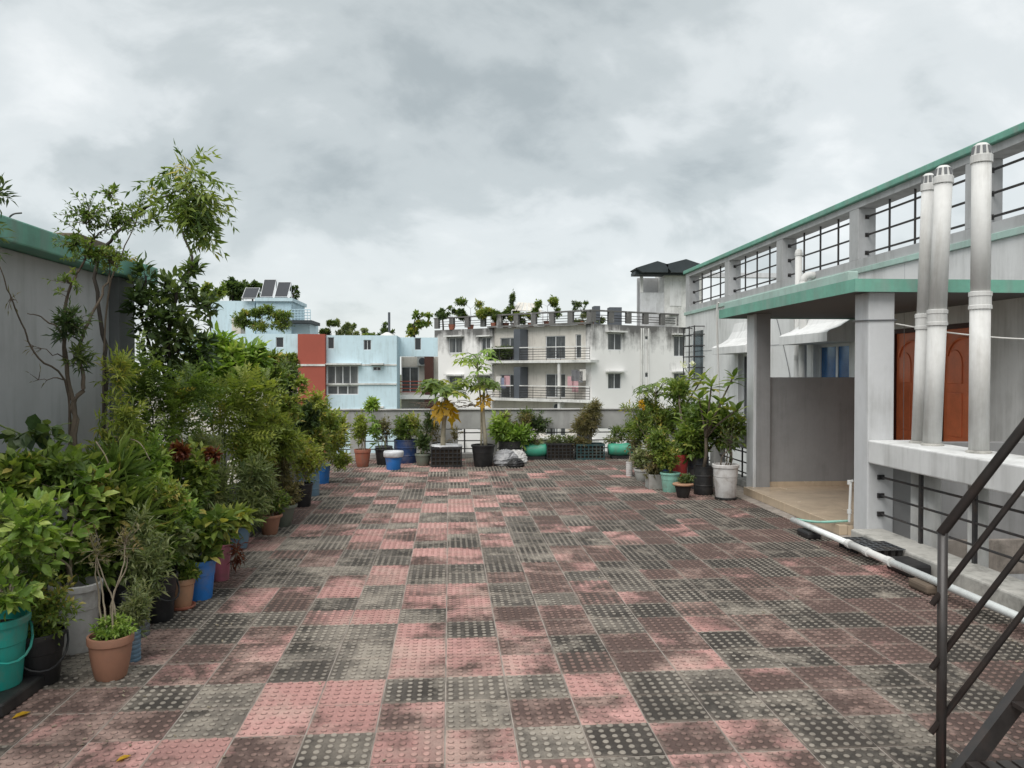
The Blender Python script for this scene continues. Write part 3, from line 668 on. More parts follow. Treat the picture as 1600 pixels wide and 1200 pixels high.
# right-hand face
w2 = [F2.rect(950, 521, 972, 547), F2.rect(950, 583, 971, 608), F2.rect(1053, 525, 1071, 557), F2.rect(1053, 583, 1071, 610), F2.rect(1008, 525, 1014, 531), F2.rect(950, 652, 985, 672), F2.rect(1008, 582, 1014, 590)]
m = MB(); wall_with_holes(F2, m, 0, F2.len + 4, GZ, RZ, .3, w2); m.build('wall', M['mould'], wb)
for r_ in w2: window(F2, wb, r_, 0, 2 if r_[1] - r_[0] > .6 else 1, 'curtain', r_[1] - r_[0] > .6)
m = MB()
for u in (1001, 1004, 1012): q = F2.sz(u, 560)[0]; m.tube([F2.p(q, .09, GZ), F2.p(q, .09, RZ - .2)], .055, 6)
m.build('down_pipe', M['slab'], wb)
m = MB(); F1.box(m, F1.len - .5, F1.len - .001, -DEEP + .002, -.001, GZ, RZ - .005); m.build('corner_wall', M['mould'], wb)
bk = MB(); 
bk.prism([F1.p(0, -.301, RZ - .26), F1.p(F1.len - .3, -.301, RZ - .26), F2.p(F2.len + 4, -.301, RZ - .26), F2.p(F2.len + 4, -11, RZ - .26), F1.p(0, -11, RZ - .26)], (0, 0, .25)); bk.build('roof_slab', M['conc'], wb)
m = MB(); F1.box(m, sA - .3, F1.len, -DEEP, .30, RZ + .003, RZ + .14); m.build('roof_edge', M['mould'], wb)
for F, L in ((F1, F1.len), (F2, F2.len + 2)):
    n_ = int(L / 1.75)
    for k in range(n_ + 1):
        q = .2 + (L - .4) * k / n_; m = MB(); F.box(m, q - .23, q + .23, -.26, -.0, RZ + .142, RZ + .98); m.build('parapet_post', M['mould'], wb)
    m = MB(); F.box(m, -.1, L, -.28, .02, RZ + .982, RZ + 1.09); m.build('parapet_rail', M['mould'], wb)
    m = MB()
    for z in (.3, .5, .7): m.tube([F.p(0, -.13, RZ + z), F.p(L, -.13, RZ + z)], .025, 4)
    m.build('railing_bars', M['iron'], wb)
side = MB(); F1.box(side, -.002, .3, -11, -.302, GZ, RZ); side.build('side_wall', M['mould'], wb)
m = MB(); a = F1.sz(894, 590); 
rl = random.Random(4)
for k, (u, v) in enumerate([(786, 590), (793, 592), (799, 589), (904, 580), (912, 582), (917, 579), (898, 590), (905, 597)]):
    q, z = F1.sz(u, v); mm = MB(); F1.box(mm, q - .28, q + .28, .55, .59, z - .75, z + .1)
    lc = mat('laundry_%d' % k, rl.choice([(.5, .3, .32), (.6, .58, .55), (.2, .22, .3), (.16, .16, .17), (.35, .33, .3)]), .9)
    mm.build('hung_laundry', lc, wb)
def ac(F, parent, u, v, o=0., s=.45):
    q, z = F.sz(u, v); m = MB(); F.box(m, q - s, q + s, o + .002, o + .36, z - .32, z + .32); b = m.build('air_conditioner', M['slab'], parent)
    m = MB(); m.tube([F.p(q - .1, o + .361, z), F.p(q - .1, o + .375, z)], .24, 14); m.build('fan_grille', M['darkpanel'], b)
ac(F1, wb, 872, 636, -DEEP)
# chimneys/tanks on its roof
for (u, v0, v1, wd) in ((962, 480, 492, .5), (933, 478, 490, .25)):
    a = at(u, v0, Y=63.5); MB().box(a[0] - wd, a[0] + wd, a[1], a[1] + 1, RZ - .01, a[2]).build('roof_stub', M['darkpanel'], wb)
# stair tower with butterfly roof
tw = thing('stair_tower', 'rooftop stair tower with dark folded canopy roof near the green parapet', 'building', (15, 66, RZ))
a = at(1001, 500, Y=64); b = at(1022, 500, Y=64); c = at(1038, 500, Y=64); d = at(1078, 500, Y=64)
zt = lambda v: at(1030, v, Y=64)[2]
MB().box(c[0], d[0] + 1, 64, 67, RZ - .01, zt(424)).build('tower_wall', M['slab'], tw)
MB().box(at(1048, 0, Y=64)[0], at(1066, 0, Y=64)[0], 63.96, 63.998, zt(478), zt(440)).build('blind_window', M['white'], tw)
MB().box(a[0], c[0] - .002, 64.1, 64.3, RZ - .01, zt(457)).build('balcony_wall', M['pillar'], tw)
MB().box(b[0] - .9, c[0] - .003, 66, 66.3, RZ - .01, zt(430)).build('back_wall', M['greywall'], tw)
MB().box(a[0], a[0] + .22, 64.08, 64.32, zt(457) + .001, zt(432)).build('canopy_post', M['slab'], tw)
for (ua, um, ub, va, vm, vb) in ((984, 1016, 1032, 424, 414, 419), (1028, 1059, 1080, 419, 411, 418)):
    P_ = [at(ua, va, Y=65.2), at(um, vm, Y=65.2), at(ub, vb, Y=65.2)]
    e_ = MB(); pts = [P_[0], P_[1], P_[2], P_[2] - [0, 0, .28], P_[1] - [0, 0, .28], P_[0] - [0, 0, .2]]
    zb2 = at(1030, 431, Y=65.2)[2]; e_.prism([P_[0], P_[1], P_[2], (P_[2][0], P_[2][1], zb2), (P_[0][0] + .5, P_[0][1], zb2)], (0, -2.4, 0)); e_.build('roof_sheet', M['roofsheet'], tw)
a1_ = at(990, 429, Y=64); b1_ = at(1080, 429, Y=64); MB().box(a1_[0], b1_[0], 63.4, 65, a1_[2] - .05, a1_[2] + .2).build('roof_beam', M['roofsheet'], tw)

# --- pale blue house
bh = thing('blue_house', 'pale blue house with brick red stair column and flat parapet roof', 'building', (-8, 56, GZ))
BY = 52.
FB = Fac(at(280, 580, Y=BY), at(620, 580, Y=BY)); BZ = FB.sz(560, 524)[1]
sR0, sR1 = FB.sz(468, 580)[0], FB.sz(510, 580)[0]; sE = FB.len
bwn = [FB.rect(511, 571, 560, 617), FB.rect(583, 573, 595, 579), FB.rect(512, 527, 522, 545), FB.rect(568, 531, 580, 547), FB.rect(588, 640, 600, 646)]
m = MB(); wall_with_holes(FB, m, sR1 + .002, sE, GZ, BZ, .3, bwn); m.build('wall', M['bluewall'], bh)
r_ = bwn[0]; zm = FB.sz(530, 601)[1]
window(FB, bh, (r_[0], r_[1], zm, r_[3]), 0, 4, 'curtain'); window(FB, bh, (r_[0], r_[1], r_[2], zm - .05), 0, 3, 'curtain')
for r_ in bwn[1:]: window(FB, bh, r_, 0, 2 if r_[1] - r_[0] > .45 else 1, 'glassdark', t=.035)
for v in (570, 600, 640): q, z = FB.sz(530, v); m = MB(); FB.box(m, sR1 + .003, sE - .01, .001, .09 if v != 570 else .05, z - .05, z + .05); m.build('string_course', M['slab'], bh)
for (u0, u1, v) in ((508, 565, 570), (580, 600, 570), (583, 600, 637)):
    a, z = FB.sz(u0, v); b, _ = FB.sz(u1, v); m = MB(); FB.box(m, a, b, .002, .45, z, z + .10); m.build('window_hood', M['slab'], bh)
m = MB(); FB.box(m, sR0, sR1, -1.2, .55, GZ, BZ + .05); m.build('stair_column', M['redcol'], bh)
m = MB(); FB.box(m, sR0 - .01, sR1 + .01, .551, .60, FB.sz(500, 572)[1], FB.sz(500, 569)[1]); m.build('column_band', M['slab'], bh)
zL = FB.sz(430, 552)[1]; s40 = FB.sz(395, 552)[0]
lh = [FB.rect(431, 527, 443, 543)]
m = MB(); wall_with_holes(FB, m, 0, sR0 - .002, zL, BZ + .08, .3, lh); m.build('parapet_wall', M['bluewall'], bh)
window(FB, bh, lh[0], 0, 1, 'glassdark', t=.035)
m = MB(); FB.box(m, 0, sR0 - .002, -1.8, -1.5, GZ, zL); m.build('recess_wall', M['cream'], bh)
m = MB(); FB.box(m, 0, sR0 - .002, -3, .05, zL - .3, zL - .002); m.build('floor_slab', M['slab'], bh)
# return and right balcony part, set back
sd_ = MB(); FB.box(sd_, sE - .3, sE, -3.0, -.301, GZ, BZ); sd_.build('side_wall', M['bluewall2'], bh)
FC = Fac(at(618, 580, Y=BY + 3), at(684, 580, Y=BY + 3))
z_ = FC.sz(650, 557)[1]; zf = FC.sz(650, 617)[1]; zb = FC.sz(650, 622)[1]
ch = [FC.rect(648, 528, 658, 547)]
m = MB(); wall_with_holes(FC, m, .3, FC.len, z_, BZ, .3, ch); m.build('parapet_wall', M['bluewall'], bh); window(FC, bh, ch[0], 0, 1, 'glassdark', t=.035)
dh = [FC.rect(625, 573, 653, 615), FC.rect(625, 638, 653, 660)]
m = MB(); wall_with_holes(FC, m, .3, FC.len, GZ, z_ - .002, .3, dh, -1.4); m.build('recess_wall', M['cream'], bh)
for r_ in dh: window(FC, bh, r_, -1.4, 2, 'curtain')
m = MB(); FC.box(m, .3, FC.len, -1.399, .2, zf - .28, zf); m.build('balcony_slab', M['slab'], bh)
m = MB(); 
for k in range(4): m.tube([FC.p(.3, .1, zf + .2 + k * .24), FC.p(FC.len - 1.1, .1, zf + .2 + k * .24)], .03, 4)
m.build('balcony_railing', M['redcol'], bh)
m = MB(); FC.box(m, FC.len - .9, FC.len - .3, -1.38, .15, GZ, z_ - .003); m.build('brick_pier', M['doorframe'], bh)
ac(FC, bh, 661, 564, -1.4)
rf = MB(); rf.prism([FB.p(0, -.301, BZ - .8), FB.p(sE - .31, -.301, BZ - .8), FB.p(sE - .31, -11, BZ - .8), FB.p(0, -11, BZ - .8)], (0, 0, .2)); rf.build('roof_slab', M['conc'], bh)
# penthouse with solar panels
PY = 57.
def pbox(name, u0, u1, v0, zb_, y0, y1, mt, par=bh):
    a = at(u0, v0, Y=y0); b = at(u1, v0, Y=y0); return MB().box(a[0], b[0], y0, y1, zb_, a[2]).build(name, mt, par)
pbox('penthouse_block', 400, 455, 468, BZ - .6, PY, PY + 5, M['bluewall2']); pbox('penthouse_roof_edge', 398, 457, 465, at(0, 468, Y=PY - .2)[2] + .001, PY - .2, PY + 5.2, M['bluewall'])
pbox('penthouse_block', 330, 398, 470, BZ - .6, PY + 1, PY + 6, M['bluewall']); pbox('penthouse_block', 456, 484, 505, BZ - .6, PY + .5, PY + 4, M['bluewall'])
pbox('penthouse_slab', 440, 487, 500, at(0, 503, Y=PY - .5)[2], PY - .5, PY + 3, M['roofsheet'])
m = MB(); F_ = Fac(at(456, 500, Y=PY - .4), at(485, 500, Y=PY - .4)); z0 = at(0, 500, Y=PY)[2]; z1 = at(0, 482, Y=PY)[2]
for k in range(5): m.tube([F_.p(0, 0, z0 + (z1 - z0) * k / 4), F_.p(F_.len, 0, z0 + (z1 - z0) * k / 4)], .03, 4)
for k in range(7): m.tube([F_.p(F_.len * k / 6, 0, z0), F_.p(F_.len * k / 6, 0, z1)], .025, 4)
m.build('roof_railing', M['bluewall2'], bh)
pbox('drum_tank', 362, 376, 497, BZ - .5, PY - 2, PY - .8, M['cream'])
for k, (u0, u1, v0, v1) in enumerate(((378, 406, 450, 466), (407, 432, 437, 464), (429, 455, 441, 464))):
    a = at(u0, v1, Y=PY + .5); b = at(u1 - 6, v1, Y=PY + .5); c = at(u1, v0, Y=PY + 2.3); d = at(u0 + 6, v0, Y=PY + 2.3)
    so = thing('solar_panel', ['small solar panel at the left end on the blue rooftop', 'tallest tilted solar panel in the middle of the blue rooftop', 'tilted solar panel at the right end on the blue rooftop'][k], 'solar panel', tuple(a), 'solar panels on the blue penthouse')
    MB().prism([a, b, c, d], (0, .02, -.06)).build('panel', M['solar'], so)
    f = MB()
    for p_, q_ in ((a, b), (b, c), (c, d), (d, a)): f.tube([p_, q_], .022, 4)
    f.tube([c, c - [0, 0, c[2] - a[2]]], .03, 4); f.tube([d, d - [0, 0, d[2] - a[2]]], .03, 4); f.build('mount_frame', M['alu'], so)
po = MB(); a = at(608, 488, Y=60); po.tube([(a[0], 60, BZ - 1), tuple(a)], .09, 6); po_ = po.build('roof_pole', M['darkpanel'], origin=(a[0], 60, BZ - 1)); tag(po_, 'bare dark pole standing above the blue house roof', 'pole')
tk = MB(); a = at(605, 520, Y=56); tk.lathe((a[0], 56, BZ - .8), [(.8, 0), (.85, .7), (.4, 1.05), (.1, 1.2)], 14); tk_ = tk.build('water_tank', M['slab'], origin=(a[0], 56, BZ - .8)); tag(tk_, 'domed pale water tank on the blue house roof', 'tank')
hs = MB().box(-60, -24, 70, 84, GZ, .5).build('distant_house', M['cream'], origin=(-40, 75, GZ)); tag(hs, 'low cream house behind the plants at far left', 'building')

# ------------------------------------------------------------------ foliage
def T_ovate(w=.5):
    h = w / 2; L = lambda t, k: (-h * k, t, .10 * k * w - .12 * t * t); C = lambda t: (0, t, -.12 * t * t); Q = lambda t, k: (h * k, t, .10 * k * w - .12 * t * t)
    v = [(0, 0, 0), L(.32, .92), C(.32), Q(.32, .92), L(.66, .78), C(.66), Q(.66, .78), (0, 1, -.16)]
    return v, [(0, 2, 1), (0, 3, 2), (1, 2, 5, 4), (2, 3, 6, 5), (4, 5, 7), (5, 6, 7)]
def T_simple(w=.42):
    h = w / 2; return [(0, 0, 0), (-h, .45, .07), (0, .5, -.03), (h, .45, .07), (0, 1, -.14)], [(0, 2, 1), (0, 3, 2), (1, 2, 4), (2, 3, 4)]
def T_pinnate(n=6, ll=.30, w=.3, droop=.35, jit=0, seed=0):
    v = []; f = []; rj = random.Random(seed)
    def lf(o, a, l, dz):
        c, s = math.cos(a), math.sin(a); k = len(v); h = l * w / 2
        v.extend([o, (o[0] + c * l * .45 - s * h, o[1] + s * l * .45 + c * h, o[2] - dz * .3), (o[0] + c * l, o[1] + s * l, o[2] - dz), (o[0] + c * l * .45 + s * h, o[1] + s * l * .45 - c * h, o[2] - dz * .3)]); f.append((k, k + 3, k + 2, k + 1))
    for i in range(n):
        t = .16 + .8 * i / (n - 1); z = -droop * t * t; l = ll * (1 - .45 * abs(t - .45))
        for sgn in (1, -1):
            if rj.random() > jit * .5: lf((0, t + rj.uniform(-1, 1) * jit * .06, z), math.pi / 2 - sgn * R(58 + rj.uniform(-1, 1) * jit * 60), l * (1 + rj.uniform(-1, 1) * jit), .07 + rj.uniform(0, 1) * jit * .5)
    lf((0, .97, -droop), math.pi / 2, ll * .8, .1)
    k = len(v); v.extend([(-.008, 0, 0), (.008, 0, 0), (.006, .5, -droop * .25), (-.006, .5, -droop * .25), (.004, 1, -droop), (-.004, 1, -droop)]); f.extend([(k, k + 1, k + 2, k + 3), (k + 3, k + 2, k + 4, k + 5)])
    return v, f
def T_palmate(n=7):
    v = [(0, 0, 0)]; f = []
    for i in range(n):
        a = R(90) + R(-140 + 280 * i / (n - 1)); r = 1 - .28 * abs(i - (n - 1) / 2) / ((n - 1) / 2)
        P = lambda t, off: (math.cos(a) * t * r - math.sin(a) * off * r, math.sin(a) * t * r + math.cos(a) * off * r + .0, -.28 * t * t + abs(off) * .15)
        k = len(v); v.extend([P(.42, -.10), P(.60, -.25), P(.68, -.10), P(1, 0), P(.68, .10), P(.60, .25), P(.42, .10)])
        f.extend([(0, k, k + 6), (k, k + 2, k + 4, k + 6), (k, k + 1, k + 2), (k + 6, k + 4, k + 5), (k + 2, k + 3, k + 4)])
    return v, f
TPL = dict(ovate=T_ovate(.55), round=T_ovate(.82), broad=T_ovate(.40), lance=T_simple(.22), small=T_simple(.45), thin=T_simple(.12), pinnate=T_pinnate(6), neem=T_pinnate(6, .42, .30, .45, .4, 3), neemb=T_pinnate(7, .38, .28, .6, .4, 5), fern=T_pinnate(9, .2, .42, .3), palm=T_palmate(), cassia=T_pinnate(5, .34, .42, .4), card=T_simple(.7))
def frames(pos, dirs, nrm, size):
    d = dirs / (np.linalg.norm(dirs, axis=1, keepdims=True) + 1e-9); x = np.cross(d, nrm); x /= (np.linalg.norm(x, axis=1, keepdims=True) + 1e-9); z = np.cross(x, d)
    return np.stack([x, d, z], axis=2) * size[:, None, None]
def leaves(root, name, tpl, pos, dirs, nrm, size, val, pal, sep=False):
    """sep: every leaf an object of its own, else one mesh"""
    pos, dirs, nrm, size, val = (np.asarray(q, float) for q in (pos, dirs, nrm, size, val))
    if len(pos) == 0: return
    Fm = frames(pos, dirs, nrm, size); tv, tf = TPL[tpl]; tv = np.array(tv)
    off = np.array(root_loc(root))
    if sep:
        key = ('leaf', tpl, pal)
        if key not in leaves.cache:
            me = bpy.data.meshes.new('leaf'); me.from_pydata([tuple(p) for p in tv], [], tf); me.materials.append(LO[pal]); leaves.cache[key] = me
        od = np.argsort(np.linalg.norm(pos - [0, 0, EYE], axis=1) - size * 2.) if len(pos) > 300 else np.arange(len(pos))
        if len(pos) > 300: r_ = od[300:]; leaves(root, 'foliage', tpl, pos[r_], dirs[r_], nrm[r_], size[r_], val[r_], pal)
        for i in od[:300]:
            o = bpy.data.objects.new('leaf', leaves.cache[key]); COL.objects.link(o); o.parent = root
            Mx = Matrix(Fm[i].tolist()).to_4x4(); Mx.translation = Vector(pos[i] - off); o.matrix_local = Mx
        return
    V = np.einsum('nij,kj->nki', Fm, tv) + (pos - off)[:, None, :]
    k = len(tv); N_ = len(pos); me = bpy.data.meshes.new(name)
    fs = [tuple(j + i * k for j in f) for i in range(N_) for f in tf]
    me.from_pydata(V.reshape(-1, 3).tolist(), [], fs)
    at_ = me.attributes.new('leafv', 'FLOAT', 'POINT'); at_.data.foreach_set('value', np.repeat(np.clip(val, 0, 1), k).astype(np.float32))
    me.materials.append(LM[pal]); me.update()
    o = bpy.data.objects.new(name, me); COL.objects.link(o); o.parent = root; o['kind'] = 'stuff'; return o
leaves.cache = {}
def clump(u, v, ru, rv, n, Y=None, X=None, k=1.):
    c = at(u, v, Y=Y, X=X); d = math.hypot(c[0], c[1]); return (*c, ru * d / 1250, (ru + rv) / 2 * d / 1250 * k, rv * d / 1250, n)
DENS = 2.2
def crown(root, trunks, clumps, tpl='small', size=.06, per=8, pal='mid', bark='bark', tr=.012, seed=1, sep=False, up=.15, droop=0., spread=.9, twig=.0028, shell=.55, name='foliage', stemname='stem', limb=True, dn=1.):
    rn = np.random.default_rng(seed); sm = MB(); S = []; SR = []
    for t in trunks:
        p = spline(t, 5); n_ = len(p); rad = [tr * (1 - .62 * i / (n_ - 1)) for i in range(n_)]
        p = [q + rn.normal(0, tr * .35, 3) * (0 < i) for i, q in enumerate(p)]
        sm.tube(p, rad, 7 if tr > .012 else 5); S += p; SR += rad
    S = np.array(S); SR = np.array(SR); pos = []; dr = []; nr = []; sz = []; va = []
    TW = []
    for (cx, cy, cz, rx, ry, rz, n) in clumps:
        n = max(1, int(n * DENS * dn))
        c = np.array([cx, cy, cz]); cost = np.linalg.norm(S - c, axis=1) + .9 * np.maximum(0, S[:, 2] - c[2] + .3 * rz); j = int(np.argmin(cost)); a = S[j]
        L = [a + (c - a) * t + np.array([0, 0, .08 * np.linalg.norm(c - a)]) * math.sin(math.pi * t) + rn.normal(0, .012, 3) * (t > 0) for t in np.linspace(0, 1, 6)]
        lr = min(SR[j] * .75, tr * .6)
        if limb: sm.tube(L, [lr * (1 - .6 * t) for t in np.linspace(0, 1, 6)], 5)
        hold = np.array(L + [S[i] for i in range(len(S)) if np.linalg.norm((S[i] - c) / (rx, ry, rz)) < 1.1]); base = rn.uniform(.25, .75)
        g = rn.normal(size=(n, 3)); g /= np.linalg.norm(g, axis=1, keepdims=True); e = c + g * np.array([rx, ry, rz]) * (rn.uniform(0, 1, (n, 1)) ** shell); e[:, 2] = np.maximum(e[:, 2], .05)
        dm = np.linalg.norm(hold[None] - e[:, None], axis=2) * rn.uniform(.7, 1.3, (n, len(hold))); h = hold[np.argmin(dm, axis=1)]
        mid = (h + e) / 2; mid[:, 2] += rn.uniform(-.02, .06, n) * np.linalg.norm(e - h, axis=1) * 2
        B = lambda t: h[:, None] * (1 - t) ** 2 + 2 * mid[:, None] * t * (1 - t) + e[:, None] * t * t
        path = B(np.array([0, .35, .7, 1.])[None, :, None]); TW.append(path)
        td = path[:, 3] - path[:, 1]; td /= np.linalg.norm(td, axis=1, keepdims=True) + 1e-9
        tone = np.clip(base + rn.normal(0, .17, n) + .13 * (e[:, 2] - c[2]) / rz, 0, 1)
        t = rn.uniform(.35, 1., (n, per, 1)); t[:, 0] = 1.; w0 = np.ones((1, per, 1)); w0[0, 0] = 0
        sd_ = rn.normal(size=(n, per, 3)); sd_ -= td[:, None] * np.sum(sd_ * td[:, None], axis=2, keepdims=True); sd_ /= np.linalg.norm(sd_, axis=2, keepdims=True) + 1e-9
        d_ = td[:, None] * (1.2 - .65 * w0) + sd_ * spread * (.2 + .8 * w0); d_[..., 2] += up - droop
        pos.append(B(t).reshape(-1, 3)); dr.append(d_.reshape(-1, 3)); nr.append(rn.normal(0, .45, (n * per, 3)) + [0, 0, 1.]); sz.append(size * rn.uniform(.62, 1.2, n * per)); va.append((tone[:, None] + rn.normal(0, .13, (n, per))).ravel())
    pos, dr, nr, sz, va = (np.concatenate(q) for q in (pos, dr, nr, sz, va))
    if twig:
        P4 = np.concatenate(TW); T = np.gradient(P4, axis=1); T /= np.linalg.norm(T, axis=2, keepdims=True) + 1e-9
        A = np.cross(T, [.31, .17, .93]); A /= np.linalg.norm(A, axis=2, keepdims=True) + 1e-9; Bn = np.cross(T, A); rad = (twig * np.array([1, .8, .6, .4]))[None, :, None]
        ring = np.stack([P4 + rad * (A * math.cos(2.094 * q) + Bn * math.sin(2.094 * q)) for q in range(3)], axis=2).reshape(-1, 3)
        o0 = len(sm.v); sm.v += [tuple(p) for p in ring.tolist()]
        pat = [(i * 3 + q, i * 3 + (q + 1) % 3, i * 3 + 3 + (q + 1) % 3, i * 3 + 3 + q) for i in range(3) for q in range(3)]
        sm.f += [tuple(x + o0 + k * 12 for x in f) for k in range(len(P4)) for f in pat]
    if len(sm.v): sm.build(stemname, M[bark], root, True)
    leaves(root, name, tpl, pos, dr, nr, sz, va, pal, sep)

# ------------------------------------------------------------------ pots
def pot(root, kind, x, y, r, h, mt, z=0., seed=0):
    c = (x, y, z); m = MB(); sg = 26
    if kind == 'bucket':
        m.lathe(c, [(r * .76, 0), (r * .78, .006), (r * .90, h * .62), (r * .93, h * .63), (r * .97, h * .90), (r * 1.05, h * .905), (r * 1.06, h * .985), (r * 1.03, h), (r * .95, h), (r * .93, h * .84)], sg)
    elif kind == 'pot':
        m.lathe(c, [(r * .64, 0), (r * .69, .01), (r * .82, h * .35), (r * .90, h * .62), (r * .93, h * .79), (r * 1.0, h * .82), (r * 1.02, h * .97), (r * 1.0, h), (r * .90, h), (r * .86, h * .84)], sg)
    elif kind == 'bowl':
        m.lathe(c, [(r * .55, 0), (r * .62, .01), (r * .88, h * .85), (r * 1.04, h * .87), (r * 1.07, h * .96), (r * 1.05, h), (r * .92, h), (r * .86, h * .8)], sg)
    elif kind == 'drum':
        m.lathe(c, [(r * .96, 0), (r, .015), (r, h * .3), (r * 1.03, h * .31), (r * 1.03, h * .35), (r, h * .36), (r, h * .64), (r * 1.03, h * .65), (r * 1.03, h * .69), (r, h * .70), (r, h * .96), (r * 1.03, h * .97), (r * 1.03, h), (r * .94, h), (r * .93, h * .88)], sg)
    elif kind == 'can':
        pr_ = [(r * .98, 0)]
        for k in range(7): pr_ += [(r, h * (k + .1) / 7), (r, h * (k + .55) / 7), (r * .93, h * (k + .65) / 7), (r * .93, h * (k + .95) / 7)]
        m.lathe(c, pr_ + [(r, h), (r * .92, h), (r * .9, h * .88)], sg)
    elif kind == 'sack':
        m.lathe(c, [(r * .9, 0), (r * 1.06, h * .12), (r * 1.02, h * .5), (r * .98, h * .8), (r * 1.05, h * .93), (r * 1.02, h), (r * .9, h * .98), (r * .86, h * .85)], sg, .05, seed)
    elif kind == 'box':
        t = .02
        m.box(x - r, x + r, y - r, y - r + t, z, z + h); m.box(x - r, x + r, y + r - t, y + r, z, z + h); m.box(x - r, x - r + t, y - r + t, y + r - t, z, z + h); m.box(x + r - t, x + r, y - r + t, y + r - t, z, z + h); m.box(x - r + t, x + r - t, y - r + t, y + r - t, z, z + .02)
    ob = m.build('pot', M[mt], root, kind != 'box', auto=True)
    s = MB()
    if kind == 'box': s.box(x - r * .95, x + r * .95, y - r * .95, y + r * .95, z + h * .5, z + h * .86)
    else: s.lathe((x, y, z), [(r * .6, h * .5), (r * .88, h * .84), (r * .5, h * .88), (.01, h * .87)], 14, .03, seed)
    s.build('soil', M['soil'], root); return ob
def handle(p, x, y, r, h, z, az, drop=.5, mt='iron'):
    e = np.array([math.cos(az), math.sin(az), 0]); t = np.array([-math.sin(az), math.cos(az), 0]); c = np.array([x, y, z + h * .9]); pts = []
    for g in np.linspace(0, math.pi, 12): pts.append(c + t * r * 1.08 * math.cos(g) + (e * r * (1.10) * math.sin(g) + np.array([0, 0, -drop * r * 1.5 * math.sin(g)])))
    MB().tube(pts, .006, 6).build('handle', M[mt], p)
SEED = [10]
def potted(label, kind, x, y, r, h, mt, parts, z=0., group=None, cat='potted plant', name='potted_plant', hnd=None, saucer=False):
    if group == ROW: x -= .06; r *= .9
    t = thing(name, label, cat, (x, y, z), group); SEED[0] += 1
    p = pot(t, kind, x, y, r, h, mt, z, SEED[0])
    if hnd is not None: handle(p, x, y, r, h, z, hnd, .75, mt)
    if saucer: MB().lathe((x, y, z - .0), [(r * .8, 0), (r * 1.0, .004), (r * 1.05, .025), (r * .98, .022), (r * .7, .012)], 22).build('saucer', M['terra2'], t, True)
    top = np.array([x, y, z + h * .85]); rn = random.Random(SEED[0])
    for q in parts:
        q = dict(q); cls = q.pop('c'); tk = q.pop('t', None); ns = q.pop('ns', 2); fr_ = q.pop('free', False)
        if tk is None:
            tk = []
            for k in range(ns):
                a = np.array(cls[k % len(cls)][:3]); b = top + [rn.uniform(-r, r) * .4, rn.uniform(-r, r) * .4, 0]
                tk.append([b, b + (a - b) * .4 + [rn.uniform(-.03, .03), rn.uniform(-.03, .03), .05 * abs(a[2] - b[2])], b + (a - b) * .75 + [rn.uniform(-.03, .03), rn.uniform(-.03, .03), 0], a])
        else: tk = [([] if fr_ else [top]) + [np.array(p_) for p_ in s_] for s_ in tk]
        q.setdefault('seed', SEED[0]); crown(t, tk, cls, **q)
    return t
C = clump
# ---- front row at left, near to far
ROW = 'potted plants lined up along the left edge'
potted('teal bucket with wire handle and pale rosette leaves, nearest at left', 'bucket', -2.13, 3.95, .16, .33, 'teal', [dict(c=[C(20, 850, 45, 80, 26, Y=4.0), C(60, 815, 30, 45, 10, Y=4.05), C(10, 930, 35, 40, 12, Y=3.85)], tpl='ovate', size=.072, per=5, pal='bright', bark='greenstem', sep=True, tr=.008, ns=4)], z=.07, group=ROW, hnd=-.6)
b = MB().box(-2.38, -2.03, 3.72, 4.16, .001, .069).build('paving_block', M['blk'], bevel=.012, origin=(-2.15, 3.95, 0)); tag(b, 'dark paving block under the teal bucket', 'block')
potted('black bucket of sprawling weeds between teal bucket and white pail', 'bucket', -2.04, 4.16, .14, .26, 'blk', [dict(c=[C(70, 950, 42, 50, 55, Y=4.15), C(45, 890, 40, 40, 30, Y=4.2)], tpl='small', size=.04, per=9, pal='mid', bark='greenstem', tr=.005, ns=4)], group=ROW, hnd=-.9)
potted('grubby white paint pail at left with a broad oval leaved shrub', 'bucket', -2.07, 4.64, .145, .38, 'whitep', [dict(c=[C(45, 775, 60, 55, 22, Y=4.7), C(120, 770, 55, 55, 22, Y=4.75), C(85, 840, 60, 45, 14, Y=4.5)], tpl='ovate', size=.086, per=5, pal='bright', bark='twig', sep=True, tr=.010, ns=4)], group=ROW)
potted('terracotta pot with bare twiggy stems and a bright low herb', 'pot', -1.70, 4.2, .122, .22, 'terra', [dict(c=[C(178, 982, 30, 20, 60, Y=4.2)], tpl='small', size=.026, per=12, pal='bright', bark='greenstem', tr=.003, ns=5, twig=.0012), dict(c=[C(150, 860, 28, 35, 10, Y=4.25), C(195, 850, 25, 40, 9, Y=4.22)], tpl='small', size=.035, per=5, pal='brown', bark='twig', tr=.006, ns=5, seed=77)], group=ROW)
potted('small blue and white tin half behind the terracotta pot', 'can', -1.70, 4.44, .062, .17, 'bluegrey', [dict(c=[C(212, 950, 22, 45, 40, Y=4.5)], tpl='lance', size=.05, per=9, pal='grey', bark='greenstem', tr=.004, ns=4)], group=ROW)
potted('ribbed grey can with slender grey green shoots', 'can', -1.83, 4.86, .085, .26, 'greydrum', [dict(c=[C(232, 880, 32, 55, 60, Y=4.85), C(215, 830, 25, 35, 25, Y=4.9)], tpl='lance', size=.06, per=9, pal='grey', bark='greenstem', tr=.005, ns=5)], group=ROW)
potted('black bucket with handle beside the tan pot, leafy shrub inside', 'bucket', -1.81, 5.16, .125, .29, 'blk', [dict(c=[C(255, 845, 38, 55, 60, Y=5.2), C(262, 780, 30, 40, 40, Y=5.25)], tpl='small', size=.045, per=9, pal='mid', bark='greenstem', tr=.006, ns=4)], group=ROW, hnd=-.5)
